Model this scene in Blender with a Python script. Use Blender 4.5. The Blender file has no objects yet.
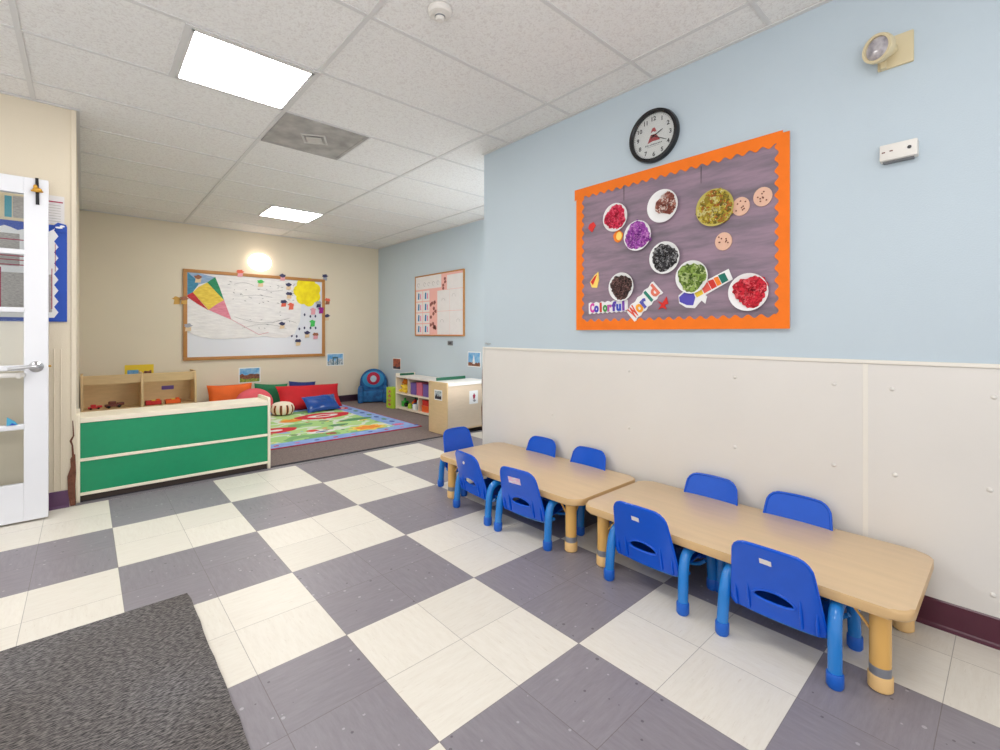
import bpy, bmesh, math, random
from mathutils import Vector, Matrix
random.seed(7)
PI = math.pi
scene = bpy.context.scene
COL = scene.collection

# ------------------------------------------------------------------ helpers
def lin(c):
    out = []
    for v in c:
        v = v / 255.0
        out.append(v / 12.92 if v <= 0.04045 else ((v + 0.055) / 1.055) ** 2.4)
    return (out[0], out[1], out[2], 1.0)

def mat(name, rgb, rough=0.5, noise=0.0, nscale=8.0, stretch=(1, 1, 1), bump=0.0, bscale=60.0, spec=0.5, metal=0.0, coat=0.0, rgb2=None):
    m = bpy.data.materials.new(name)
    m.use_nodes = True
    nt = m.node_tree; N = nt.nodes; L = nt.links
    b = N['Principled BSDF']
    b.inputs['Base Color'].default_value = lin(rgb)
    b.inputs['Roughness'].default_value = rough
    b.inputs['Specular IOR Level'].default_value = spec
    b.inputs['Metallic'].default_value = metal
    b.inputs['Coat Weight'].default_value = coat
    tc = N.new('ShaderNodeTexCoord'); mp = N.new('ShaderNodeMapping')
    mp.inputs['Scale'].default_value = stretch
    L.new(tc.outputs['Object'], mp.inputs['Vector'])
    if noise > 0 or rgb2:
        nz = N.new('ShaderNodeTexNoise'); nz.inputs['Scale'].default_value = nscale; nz.inputs['Detail'].default_value = 5
        L.new(mp.outputs[0], nz.inputs['Vector'])
        mx = N.new('ShaderNodeMix'); mx.data_type = 'RGBA'
        a = lin(rgb); c2 = lin(rgb2) if rgb2 else tuple([v * (1 - noise) for v in a[:3]] + [1])
        mx.inputs[6].default_value = a; mx.inputs[7].default_value = c2
        rp = N.new('ShaderNodeValToRGB'); rp.color_ramp.elements[0].position = .35; rp.color_ramp.elements[1].position = .68
        L.new(nz.outputs[0], rp.inputs[0]); L.new(rp.outputs[0], mx.inputs[0]); L.new(mx.outputs[2], b.inputs['Base Color'])
    if bump > 0:
        n2 = N.new('ShaderNodeTexNoise'); n2.inputs['Scale'].default_value = bscale; n2.inputs['Detail'].default_value = 4
        L.new(mp.outputs[0], n2.inputs['Vector'])
        bp = N.new('ShaderNodeBump'); bp.inputs['Strength'].default_value = bump; bp.inputs['Distance'].default_value = .01
        L.new(n2.outputs[0], bp.inputs['Height']); L.new(bp.outputs[0], b.inputs['Normal'])
    return m

def emis(name, rgb, s):
    m = bpy.data.materials.new(name); m.use_nodes = True
    b = m.node_tree.nodes['Principled BSDF']
    b.inputs['Base Color'].default_value = lin(rgb)
    b.inputs['Emission Color'].default_value = lin(rgb); b.inputs['Emission Strength'].default_value = s
    return m

def finish(name, bm, m, parent=None, smooth=False, loc=None, rot=None):
    bmesh.ops.recalc_face_normals(bm, faces=bm.faces)
    me = bpy.data.meshes.new(name); bm.to_mesh(me); bm.free()
    mats = m if isinstance(m, (list, tuple)) else [m]
    for x in mats: me.materials.append(x)
    if smooth:
        for p in me.polygons: p.use_smooth = True
        try: me.set_sharp_from_angle(angle=math.radians(38))
        except Exception: pass
    o = bpy.data.objects.new(name, me); COL.objects.link(o)
    if parent: o.parent = parent
    if loc is not None: o.location = loc
    if rot is not None: o.rotation_euler = rot
    return o

def tag(o, label=None, cat=None, group=None, kind=None):
    if label: o['label'] = label
    if cat: o['category'] = cat
    if group: o['group'] = group
    if kind: o['kind'] = kind
    return o

def thing(name, label, cat, loc=(0, 0, 0), rotz=0.0, group=None):
    o = bpy.data.objects.new(name, None); COL.objects.link(o)
    o.empty_display_size = .1
    o.location = loc; o.rotation_euler = (0, 0, rotz)
    return tag(o, label, cat, group)

def copy_tree(o, parent=None):
    c = o.copy(); COL.objects.link(c)
    if parent: c.parent = parent
    for ch in list(o.children): copy_tree(ch, c)
    return c

def box(bm, x0, x1, y0, y1, z0, z1, bev=0.0, seg=2, mi=0):
    t = bmesh.new()
    vs = [t.verts.new((x, y, z)) for z in (z0, z1) for (x, y) in ((x0, y0), (x1, y0), (x1, y1), (x0, y1))]
    for f in ((3, 2, 1, 0), (4, 5, 6, 7), (0, 1, 5, 4), (1, 2, 6, 5), (2, 3, 7, 6), (3, 0, 4, 7)):
        t.faces.new([vs[i] for i in f])
    if bev > 0: bmesh.ops.bevel(t, geom=list(t.edges), offset=bev, segments=seg, profile=.6, affect='EDGES')
    merge(bm, t, mi)

def merge(bm, t, mi=0, M=None):
    mp = {}
    for v in t.verts:
        mp[v] = bm.verts.new(M @ v.co if M else v.co)
    for f in t.faces:
        try:
            nf = bm.faces.new([mp[v] for v in f.verts]); nf.material_index = mi if mi is not None else f.material_index
        except ValueError: pass
    t.free()

def prism(bm, pts, d0, d1, fn, mi=0, bev=0.0):
    """closed outline pts (2-D) extruded from depth d0 to d1; fn(u,v,d)->xyz"""
    t = bmesh.new()
    a = [t.verts.new(fn(u, v, d0)) for u, v in pts]; b = [t.verts.new(fn(u, v, d1)) for u, v in pts]
    n = len(pts)
    f1 = t.faces.new(a); f2 = t.faces.new(list(reversed(b)))
    for i in range(n): t.faces.new((a[i], b[i], b[(i + 1) % n], a[(i + 1) % n]))
    if bev > 0:
        ed = [e for e in t.edges if (e in f1.edges or e in f2.edges)]
        bmesh.ops.bevel(t, geom=ed, offset=bev, segments=3, profile=.5, affect='EDGES')
    merge(bm, t, mi)

WALL = lambda u, v, d: (u, -d, v)      # wall-mounted frame: x along wall, z up, -y out of the wall
FLAT = lambda u, v, d: (u, v, d)
SIDE = lambda u, v, d: (d, u, v)

def rrect(x0, x1, y0, y1, r, n=6):
    pts = []
    for cx, cy, a in ((x1 - r, y1 - r, 0), (x0 + r, y1 - r, PI / 2), (x0 + r, y0 + r, PI), (x1 - r, y0 + r, 1.5 * PI)):
        for k in range(n + 1):
            t = a + PI / 2 * k / n; pts.append((cx + r * math.cos(t), cy + r * math.sin(t)))
    return pts

def ell(cx, cy, rx, ry, n=28, ph=0, wob=0.0):
    return [(cx + (rx * (1 + wob * math.sin(5 * t + ph))) * math.cos(t), cy + (ry * (1 + wob * math.cos(4 * t + ph))) * math.sin(t)) for t in [2 * PI * k / n for k in range(n)]]

def tube(bm, path, r, n=12, cap=True, mi=0):
    pts = [Vector(p) for p in path]
    rs = r if isinstance(r, (list, tuple)) else [r] * len(pts)
    rings = []
    tn = (pts[1] - pts[0]).normalized()
    up = Vector((0, 0, 1)) if abs(tn.z) < .9 else Vector((1, 0, 0))
    nrm = (up - tn * up.dot(tn)).normalized()
    for i, p in enumerate(pts):
        if 0 < i < len(pts) - 1: t2 = ((pts[i + 1] - p).normalized() + (p - pts[i - 1]).normalized()).normalized()
        elif i == 0: t2 = tn
        else: t2 = (p - pts[i - 1]).normalized()
        nrm = (nrm - t2 * nrm.dot(t2)).normalized(); bn = t2.cross(nrm)
        rings.append([bm.verts.new(p + (nrm * math.cos(2 * PI * k / n) + bn * math.sin(2 * PI * k / n)) * rs[i]) for k in range(n)])
    for a, b in zip(rings, rings[1:]):
        for k in range(n):
            f = bm.faces.new((a[k], a[(k + 1) % n], b[(k + 1) % n], b[k])); f.material_index = mi
    if cap:
        bm.faces.new(list(reversed(rings[0]))).material_index = mi; bm.faces.new(rings[-1]).material_index = mi

def smoothpath(pts, n=6):
    """Catmull-Rom through pts"""
    P = [Vector(p) for p in pts]; out = []
    Q = [P[0] * 2 - P[1]] + P + [P[-1] * 2 - P[-2]]
    for i in range(1, len(Q) - 2):
        for k in range(n):
            t = k / n
            out.append(0.5 * ((2 * Q[i]) + (Q[i + 1] - Q[i - 1]) * t + (2 * Q[i - 1] - 5 * Q[i] + 4 * Q[i + 1] - Q[i + 2]) * t * t + (3 * Q[i] - Q[i - 1] - 3 * Q[i + 1] + Q[i + 2]) * t ** 3))
    out.append(P[-1]); return out

def lathe(bm, prof, n=28, M=None, mi=0):
    rings = []
    for r, z in prof:
        if r < 1e-6:
            c = Vector((0, 0, z)); rings.append([bm.verts.new(M @ c if M else c)])
        else:
            rings.append([bm.verts.new((M @ Vector((r * math.cos(2 * PI * k / n), r * math.sin(2 * PI * k / n), z))) if M else (r * math.cos(2 * PI * k / n), r * math.sin(2 * PI * k / n), z)) for k in range(n)])
    for a, b in zip(rings, rings[1:]):
        for k in range(n):
            if len(a) == 1 and len(b) == 1: continue
            if len(a) == 1: f = bm.faces.new((a[0], b[k], b[(k + 1) % n]))
            elif len(b) == 1: f = bm.faces.new((a[k], b[0], a[(k + 1) % n]))
            else: f = bm.faces.new((a[k], a[(k + 1) % n], b[(k + 1) % n], b[k]))
            f.material_index = mi

def blob(bm, c, r, n=14, mi=0, rot=None):
    t = bmesh.new(); bmesh.ops.create_uvsphere(t, u_segments=n, v_segments=max(6, n // 2 + 2), radius=1)
    M = Matrix.Translation(c) @ (rot if rot else Matrix.Identity(4)) @ Matrix.Diagonal((r[0], r[1], r[2], 1))
    merge(bm, t, mi, M)

def text_bm(s, size, depth=.002, extra=None):
    """flat letters as a mesh in the x-z plane, thickness towards -y"""
    cu = bpy.data.curves.new('lettering', 'FONT'); cu.body = s; cu.size = size; cu.extrude = depth / 2
    cu.align_x = 'CENTER'; cu.align_y = 'CENTER'; cu.resolution_u = 3
    if extra: cu.offset = extra
    o = bpy.data.objects.new('lettering', cu); COL.objects.link(o)
    dg = bpy.context.evaluated_depsgraph_get(); dg.update()
    me = bpy.data.meshes.new_from_object(o.evaluated_get(dg))
    bm = bmesh.new(); bm.from_mesh(me)
    bpy.data.objects.remove(o); bpy.data.curves.remove(cu); bpy.data.meshes.remove(me)
    bmesh.ops.transform(bm, matrix=Matrix.Rotation(PI / 2, 4, 'X'), verts=bm.verts)
    return bm

# ------------------------------------------------------------------ materials
M = {}
M['wall_blue'] = mat('painted_wall_blue', (192, 206, 216), .55, noise=.03, nscale=1.5, bump=.12, bscale=180)
M['wall_cream'] = mat('painted_wall_cream', (224, 212, 190), .6, noise=.04, nscale=1.2, bump=.1, bscale=160)
M['panel_white'] = mat('wall_panel_white', (225, 221, 216), .35, noise=.03, nscale=2.5, bump=.05, bscale=30)
M['burgundy'] = mat('burgundy_vinyl', (84, 30, 52), .3, noise=.15, nscale=6)
M['purple_base'] = mat('purple_vinyl', (88, 48, 90), .3, noise=.15, nscale=6)
M['dark_base'] = mat('dark_plum_vinyl', (60, 38, 54), .4, noise=.1)
M['cream_edge'] = mat('cream_laminate', (236, 226, 205), .4, noise=.02)
M['white_paint'] = mat('white_gloss_paint', (226, 227, 232), .35, noise=.02, nscale=3)
M['white'] = mat('white_paper', (238, 238, 238), .7, noise=.03, nscale=12)
M['black'] = mat('black_plastic', (22, 22, 26), .25)
M['steel'] = mat('brushed_steel', (190, 190, 192), .28, metal=.9)
M['brass'] = mat('aged_brass', (200, 150, 60), .35, metal=.7)
M['maple'] = mat('maple_laminate', (219, 190, 152), .32, noise=.07, nscale=3.5, stretch=(9, 1, 1), coat=.15)
M['maple_edge'] = mat('maple_edge_band', (214, 178, 128), .35, noise=.05)
M['tan_leg'] = mat('tan_powder_coated_steel', (228, 178, 100), .25, coat=.2)
M['tan_foot'] = mat('tan_rubber_foot', (232, 190, 128), .45)
M['band'] = mat('chrome_band', (150, 152, 158), .3, metal=.4)
M['blue'] = mat('blue_plastic_shell', (4, 86, 208), .2, noise=.05, nscale=20, bump=.04, bscale=300)
M['blue_leg'] = mat('light_blue_metal_tube', (28, 124, 205), .22, coat=.3)
M['blue_foot'] = mat('blue_rubber_foot', (20, 96, 196), .4)
M['green'] = mat('green_laminate', (2, 140, 93), .4, noise=.05, nscale=30)
M['darkgreen'] = mat('dark_green_laminate', (20, 92, 66), .45)
M['birch'] = mat('birch_plywood', (219, 186, 138), .45, noise=.08, nscale=5, stretch=(2, 2, 12))
M['birch_light'] = mat('pale_birch_plywood', (222, 202, 178), .45, noise=.05, nscale=5, stretch=(2, 2, 9))
M['birch_side'] = mat('yellow_birch_plywood', (220, 192, 148), .45, noise=.07, nscale=5, stretch=(2, 2, 9))
M['oak'] = mat('oak_frame', (184, 128, 66), .45, noise=.12, nscale=10)
M['beige_plastic'] = mat('beige_plastic', (214, 200, 164), .45)
M['white_plastic'] = mat('white_plastic', (226, 222, 216), .4)
M['grey'] = mat('grey_print', (120, 122, 126), .6)
M['red'] = mat('red_fabric', (206, 22, 34), .75, noise=.15, nscale=7, bump=.25, bscale=14)
M['orange_f'] = mat('orange_fabric', (240, 106, 34), .75, noise=.12, nscale=7, bump=.2, bscale=14)
M['pink_f'] = mat('coral_pink_fabric', (226, 92, 104), .8, noise=.15, nscale=9, bump=.2, bscale=14)
M['green_f'] = mat('green_fabric', (30, 120, 78), .75, noise=.15, nscale=9, bump=.2, bscale=14)
M['navy_f'] = mat('navy_fabric', (32, 48, 120), .75, noise=.15, nscale=9, bump=.2, bscale=14)
M['vinyl_blue'] = mat('shiny_blue_vinyl', (22, 76, 160), .2, noise=.2, nscale=6, bump=.3, bscale=9, coat=.4)
M['char_blue'] = mat('blue_quilted_fabric', (30, 104, 160), .75, rgb2=(14, 62, 116), nscale=14, bump=.4, bscale=24)
M['char_light'] = mat('light_blue_fabric', (52, 140, 190), .75, noise=.1, nscale=12)
M['brown'] = mat('torn_brown_fibreboard', (120, 74, 56), .9, noise=.4, nscale=40, bump=.5, bscale=60)
M['orange'] = mat('orange_border_paper', (246, 120, 6), .7, noise=.06, nscale=14, bump=.1, bscale=90)
M['royal'] = mat('royal_blue_paper', (24, 74, 176), .6, noise=.06, nscale=10)
M['winered'] = mat('wine_red_print', (168, 40, 74), .6)
M['teal'] = mat('teal_print', (70, 160, 178), .6)
M['print'] = mat('printed_text_grey', (196, 190, 184), .7, rgb2=(150, 146, 142), nscale=60, stretch=(1, 1, 6))
M['cream_paper'] = mat('cream_paper', (228, 212, 176), .7, noise=.03)
M['purple'] = mat('purple_bin_fabric', (112, 88, 160), .7, noise=.08)
M['pinkbin'] = mat('pink_bin_fabric', (208, 104, 130), .7, noise=.08)
M['redbin'] = mat('red_plastic', (214, 44, 34), .35)
M['orangebin'] = mat('orange_plastic', (240, 100, 36), .35)
M['yellow'] = mat('yellow_plush', (240, 206, 70), .85, noise=.12, nscale=30)
M['orange_toy'] = mat('orange_plush', (240, 140, 40), .8)
M['lime'] = mat('lime_green', (170, 204, 50), .6)
M['toygreen'] = mat('toy_green', (50, 170, 60), .4)
M['toyblue'] = mat('toy_blue', (30, 90, 200), .4)
M['toywhite'] = mat('toy_white', (232, 236, 240), .5)
M['toyred'] = mat('toy_red', (200, 40, 44), .4)
M['toybrown'] = mat('toy_brown', (110, 52, 38), .5)
M['pink'] = mat('pink_paper', (234, 178, 170), .7)
M['pencilgrey'] = mat('pencil_grey', (150, 148, 150), .8)  # grey of the pencil lines and a small print

def speck(name, base, cols, scale=30, rough=.8, thr=.5):
    """paper plate filling: crumpled tissue look"""
    m = bpy.data.materials.new(name); m.use_nodes = True
    nt = m.node_tree; N = nt.nodes; L = nt.links; b = N['Principled BSDF']; b.inputs['Roughness'].default_value = rough
    tc = N.new('ShaderNodeTexCoord'); v = N.new('ShaderNodeTexVoronoi'); v.inputs['Scale'].default_value = scale
    nz = N.new('ShaderNodeTexNoise'); nz.inputs['Scale'].default_value = scale * .8
    ad = N.new('ShaderNodeMix'); ad.data_type = 'RGBA'; ad.inputs[0].default_value = .12
    L.new(tc.outputs['Object'], nz.inputs['Vector']); L.new(tc.outputs['Object'], ad.inputs[6]); L.new(nz.outputs['Color'], ad.inputs[7]); L.new(ad.outputs[2], v.inputs['Vector'])
    sp = N.new('ShaderNodeSeparateColor'); L.new(v.outputs['Color'], sp.inputs[0])
    rp = N.new('ShaderNodeValToRGB'); rp.color_ramp.interpolation = 'CONSTANT'
    allc = [base] + cols
    while len(rp.color_ramp.elements) < len(allc): rp.color_ramp.elements.new(.5)
    for i, c in enumerate(allc):
        rp.color_ramp.elements[i].position = i / len(allc); rp.color_ramp.elements[i].color = lin(c)
    L.new(sp.outputs[0], rp.inputs[0]); L.new(rp.outputs[0], b.inputs['Base Color'])
    bp = N.new('ShaderNodeBump'); bp.inputs['Strength'].default_value = .6; bp.inputs['Distance'].default_value = .01
    L.new(v.outputs['Distance'], bp.inputs['Height']); L.new(bp.outputs[0], b.inputs['Normal'])
    return m

# floor tiles: 0.61 m checks of four 12-inch vinyl tiles
def floor_mat():
    m = bpy.data.materials.new('checkered_vinyl_tile'); m.use_nodes = True
    nt = m.node_tree; N = nt.nodes; L = nt.links; b = N['Principled BSDF']
    tc = N.new('ShaderNodeTexCoord'); sx = N.new('ShaderNodeSeparateXYZ'); L.new(tc.outputs['Object'], sx.inputs[0])
    def math_(op, a, bb=None, c=None):
        n = N.new('ShaderNodeMath'); n.operation = op
        for i, v in enumerate((a, bb, c)):
            if v is None: continue
            if isinstance(v, (int, float)): n.inputs[i].default_value = v
            else: L.new(v, n.inputs[i])
        return n.outputs[0]
    u = math_('DIVIDE', math_('SUBTRACT', sx.outputs[0], .1205), .61)
    v = math_('DIVIDE', math_('SUBTRACT', sx.outputs[1], 3.5045), .61)
    fu = math_('FLOOR', u); fv = math_('FLOOR', v)
    par = math_('FLOORED_MODULO', math_('ADD', fu, fv), 2.0)      # 0 dark, 1 cream
    su = math_('FLOOR', math_('MULTIPLY', u, 2)); sv = math_('FLOOR', math_('MULTIPLY', v, 2))
    par2 = math_('FLOORED_MODULO', math_('ADD', su, sv), 2.0)
    # per tile random
    wn = N.new('ShaderNodeTexWhiteNoise'); cb = N.new('ShaderNodeCombineXYZ'); L.new(su, cb.inputs[0]); L.new(sv, cb.inputs[1]); L.new(cb.outputs[0], wn.inputs['Vector'])
    # streaks, turned per tile
    mA = N.new('ShaderNodeMapping'); mA.inputs['Scale'].default_value = (4, 26, 1); L.new(tc.outputs['Object'], mA.inputs[0])
    mB = N.new('ShaderNodeMapping'); mB.inputs['Scale'].default_value = (26, 4, 1); L.new(tc.outputs['Object'], mB.inputs[0])
    mv = N.new('ShaderNodeMix'); mv.data_type = 'VECTOR'; L.new(par2, mv.inputs[0]); L.new(mA.outputs[0], mv.inputs[4]); L.new(mB.outputs[0], mv.inputs[5])
    nz = N.new('ShaderNodeTexNoise'); nz.inputs['Scale'].default_value = 4.5; nz.inputs['Detail'].default_value = 6; nz.inputs['Roughness'].default_value = .65
    L.new(mv.outputs[1], nz.inputs['Vector'])
    st = N.new('ShaderNodeValToRGB'); st.color_ramp.elements[0].position = .60; st.color_ramp.elements[1].position = .72; L.new(nz.outputs[0], st.inputs[0])
    def ramp(c0, c1, c2):
        r = N.new('ShaderNodeValToRGB'); r.color_ramp.elements[0].position = .3; r.color_ramp.elements[0].color = lin(c0)
        r.color_ramp.elements[1].position = .7; r.color_ramp.elements[1].color = lin(c2)
        e = r.color_ramp.elements.new(.5); e.color = lin(c1); return r
    rc = ramp((230, 225, 215), (226, 220, 209), (220, 213, 201)); rd = ramp((147, 142, 148), (139, 133, 140), (130, 124, 131))
    n3 = N.new('ShaderNodeTexNoise'); n3.inputs['Scale'].default_value = 9; n3.inputs['Detail'].default_value = 8; n3.inputs['Roughness'].default_value = .75; L.new(mv.outputs[1], n3.inputs['Vector'])
    n3.inputs['Scale'].default_value = 2.4
    for r in (rc, rd): L.new(n3.outputs[0], r.inputs[0])
    def mix(f, a, bb, t='MIX'):
        n = N.new('ShaderNodeMix'); n.data_type = 'RGBA'; n.blend_type = t
        if isinstance(f, (int, float)): n.inputs[0].default_value = f
        else: L.new(f, n.inputs[0])
        for i, x in ((6, a), (7, bb)):
            if isinstance(x, tuple): n.inputs[i].default_value = x
            else: L.new(x, n.inputs[i])
        return n.outputs[2]
    rc1 = mix(math_('MULTIPLY', st.outputs[0], .34), rc.outputs[0], lin((176, 160, 138)))
    # white and black flecks in the dark tiles
    vo = N.new('ShaderNodeTexVoronoi'); vo.inputs['Scale'].default_value = 34; L.new(tc.outputs['Object'], vo.inputs['Vector'])
    sp = N.new('ShaderNodeSeparateColor'); L.new(vo.outputs['Color'], sp.inputs[0])
    near = math_('LESS_THAN', vo.outputs['Distance'], math_('MULTIPLY', sp.outputs[1], .22))
    wh = math_('MULTIPLY', near, math_('GREATER_THAN', sp.outputs[0], .72)); bl = math_('MULTIPLY', near, math_('LESS_THAN', sp.outputs[0], .22))
    d1 = mix(math_('MULTIPLY', wh, .55), rd.outputs[0], lin((196, 190, 198))); d2 = mix(math_('MULTIPLY', bl, .55), d1, lin((60, 54, 62)))
    base = mix(par, d2, rc1)
    # slight per tile tone
    tone = math_('ADD', math_('MULTIPLY', wn.outputs[0], .07), .955)
    tcx = N.new('ShaderNodeCombineXYZ')
    for i in range(3): L.new(tone, tcx.inputs[i])
    base = mix(1.0, base, tcx.outputs[0], 'MULTIPLY')
    # seams
    pu = math_('MULTIPLY', math_('PINGPONG', math_('MULTIPLY', u, 2), .5), .305)
    pv = math_('MULTIPLY', math_('PINGPONG', math_('MULTIPLY', v, 2), .5), .305)
    dmin = math_('MINIMUM', pu, pv)
    seam = math_('LESS_THAN', dmin, .0011)
    base = mix(math_('MULTIPLY', seam, .55), base, lin((92, 80, 74)))
    L.new(base, b.inputs['Base Color'])
    b.inputs['Roughness'].default_value = .36
    rn = N.new('ShaderNodeTexNoise'); rn.inputs['Scale'].default_value = 7; rn.inputs['Detail'].default_value = 4; L.new(tc.outputs['Object'], rn.inputs['Vector'])
    
    b.inputs['Specular IOR Level'].default_value = .32
    bp = N.new('ShaderNodeBump'); bp.inputs['Strength'].default_value = .04; bp.inputs['Distance'].default_value = .01
    L.new(rn.outputs[0], bp.inputs['Height']); L.new(bp.outputs[0], b.inputs['Normal'])
    return m

def ceiling_mat():
    m = bpy.data.materials.new('fissured_ceiling_tile'); m.use_nodes = True
    nt = m.node_tree; N = nt.nodes; L = nt.links; b = N['Principled BSDF']; b.inputs['Roughness'].default_value = .9
    tc = N.new('ShaderNodeTexCoord'); nz = N.new('ShaderNodeTexNoise'); nz.inputs['Scale'].default_value = 55; nz.inputs['Detail'].default_value = 6; nz.inputs['Distortion'].default_value = 1.5
    L.new(tc.outputs['Object'], nz.inputs['Vector'])
    r = N.new('ShaderNodeValToRGB'); r.color_ramp.elements[0].position = .36; r.color_ramp.elements[0].color = lin((222, 219, 217)); r.color_ramp.elements[1].position = .52; r.color_ramp.elements[1].color = lin((236, 235, 233))
    L.new(nz.outputs[0], r.inputs[0]); L.new(r.outputs[0], b.inputs['Base Color'])
    bp = N.new('ShaderNodeBump'); bp.inputs['Strength'].default_value = .35; bp.inputs['Distance'].default_value = .01
    L.new(nz.outputs[0], bp.inputs['Height']); L.new(bp.outputs[0], b.inputs['Normal'])
    return m

# ------------------------------------------------------------------ the room
CH = 2.598
WX, AX, BY, FY, LX = 2.445, 3.80, 7.40, 4.13, -0.045   # right wall, alcove right wall, back wall, left facing wall, alcove left wall
def struct(name, bm, m, parent=None, smooth=False):
    o = finish(name, bm, m, parent, smooth)
    if not parent: o['kind'] = 'structure'
    return o

bm = bmesh.new(); box(bm, -3.2, 3.86, -2.2, 4.19, -.05, 0); struct('floor', bm, floor_mat())
# carpeted alcove
cm = mat('grey_brown_carpet', (134, 119, 114), .95, rgb2=(108, 95, 93), nscale=90, bump=.5, bscale=200)
bm = bmesh.new(); box(bm, -.12, 3.86, 4.19, 7.46, -.05, .006); struct('floor', bm, cm)
bm = bmesh.new(); prism(bm, [(4.165, 0), (4.205, 0), (4.2, .009), (4.185, .010)], LX, AX, SIDE); struct('trim_1', bm, mat('dark_vinyl_threshold', (50, 47, 54), .9, noise=.1))
bm = bmesh.new(); box(bm, LX, AX, 4.117, 4.168, -.001, .0025); struct('trim_7', bm, mat('grey_tile_border', (126, 121, 127), .4, noise=.08, nscale=30))
bm = bmesh.new(); box(bm, -3.2, 3.9, -2.2, 7.5, CH + .004, CH + .06); ceil = struct('ceiling', bm, ceiling_mat())
# suspended grid
bm = bmesh.new()
gy = [2.002 + .61 * k for k in range(-7, 9)]
gx = [-.2402 + 1.22 * k for k in range(-3, 4)]
for x in gx: box(bm, x - .012, x + .012, -2.2, 7.4, CH - .002, CH + .006)
for y in gy: box(bm, -3.2, 3.8, y - .010, y + .010, CH - .001, CH + .006)
box(bm, .355, .383, 2.615, 3.212, CH - .007, CH + .006); box(bm, .383, .968, 2.615, 2.640, CH - .007, CH + .006); box(bm, .966, .992, 2.612, 3.212, CH - .007, CH + .006)
box(bm, 1.588, 1.600, 3.222, 3.832, CH - .002, CH + .006); box(bm, 1.578, 1.594, 5.67, 6.272, CH - .002, CH + .006)
grid_m = mat('white_grid_metal', (214, 213, 212), .5)
struct('ceiling_grid', bm, grid_m, ceil)
bm = bmesh.new()
box(bm, WX - .022, WX, -2.2, 2.92, CH - .006, CH + .002); box(bm, LX - 3, LX + .02, FY - .022, FY, CH - .006, CH + .002)
box(bm, LX, LX + .02, FY, BY, CH - .006, CH + .002); box(bm, LX, AX, BY - .022, BY, CH - .006, CH + .002); box(bm, AX - .022, AX, 2.92, BY, CH - .006, CH + .002)
struct('ceiling_edge_angle', bm, grid_m, ceil)

bm = bmesh.new(); box(bm, WX, WX + .1, -2.2, 2.92, 0, CH + .004); struct('wall_right', bm, M['wall_blue'])
bm = bmesh.new(); box(bm, WX + .1, AX, 2.82, 2.92, 0, CH + .004); struct('wall_return', bm, M['wall_blue'])
bm = bmesh.new(); box(bm, AX, AX + .1, 2.82, BY, 0, CH + .004); struct('wall_alcove', bm, M['wall_blue'])
bm = bmesh.new(); box(bm, LX - .1, AX + .1, BY, BY + .1, 0, CH + .004); struct('wall_back', bm, M['wall_cream'])
bm = bmesh.new(); box(bm, LX - .12, LX, FY, BY, 0, CH + .004); box(bm, -3.2, LX - .12, FY, FY + .12, 0, CH + .004); struct('wall_left', bm, M['wall_cream'])

# wall panels (two sheets, with a thin gap, screw caps) and their cap rail
def cap(bm, y, z, r=.009):
    lathe(bm, [(0, .0), (r, .0), (r * .8, .004), (r * .4, .006), (0, .0065)], 12, Matrix.Translation((WX - .010, y, z)) @ Matrix.Rotation(-PI / 2, 4, 'Y'))
def wy(px, py):   # seen position -> on the right wall
    s, c = math.sin(.7313), math.cos(.7313); a = (px - 500) / 462.86; b = -(py - 333.4) / 462.86
    d = (s + a * c, c - a * s, b); t = (WX - .01) / d[0]; return d[1] * t, 1.13 + d[2] * t
bm = bmesh.new(); box(bm, WX - .010, WX, .425, 2.915, .11, 1.004, bev=.0015, seg=1)
for p in ((629, 371), (735, 377), (834, 384), (735, 447), (834, 465), (552, 415), (629, 428)): cap(bm, *wy(*p))
struct('trim_2', bm, M['panel_white'], smooth=True)
bm = bmesh.new(); box(bm, WX - .010, WX, -2.2, .418, .11, 1.004, bev=.0015, seg=1)
for p in ((892, 389), (994, 397), (895, 475), (990, 490), (993, 595)): cap(bm, *wy(*p))
struct('trim_3', bm, M['panel_white'], smooth=True)
bm = bmesh.new(); box(bm, WX - .016, WX, -2.2, 2.92, 1.004, 1.020, bev=.003); box(bm, WX - .012, WX, .412, .430, .11, 1.003, bev=.002)
struct('trim_4', bm, mat('white_cap_moulding', (232, 227, 218), .35))
bm = bmesh.new(); box(bm, WX - .013, WX, 2.905, 2.927, .11, 1.004, bev=.002); struct('trim_5', bm, M['white_plastic'])
def skirting(name, pts, m):
    bm = bmesh.new(); prism(bm, [(0, 0), (.018, 0), (.016, .012), (.012, .018), (.012, .105), (.008, .11), (0, .11)], 0, 1, lambda u, v, d: (pts[0][0] + (pts[1][0] - pts[0][0]) * d + u * pts[2][0], pts[0][1] + (pts[1][1] - pts[0][1]) * d + u * pts[2][1], v)); struct(name, bm, m)
skirting('baseboard_right', ((WX, -2.2), (WX, 2.92), (-1, 0)), M['burgundy'])
skirting('baseboard_back', ((LX, BY), (AX, BY), (0, -1)), M['dark_base'])
skirting('baseboard_alcove', ((AX, 2.92), (AX, BY), (-1, 0)), M['dark_base'])
skirting('baseboard_left', ((-3.2, FY), (LX - .03, FY), (0, -1)), M['purple_base'])
# thin vertical wall-panel joints left of the green unit
bm = bmesh.new(); box(bm, -.150, -.143, FY - .006, FY, .12, 1.03, bev=.001, seg=1); box(bm, -.118, -.113, FY - .006, FY, .12, 1.03, bev=.001, seg=1); box(bm, LX - .022, LX + .004, FY - .008, FY + .03, .12, CH, bev=.002, seg=1)
struct('trim_6', bm, M['wall_cream'])

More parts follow.
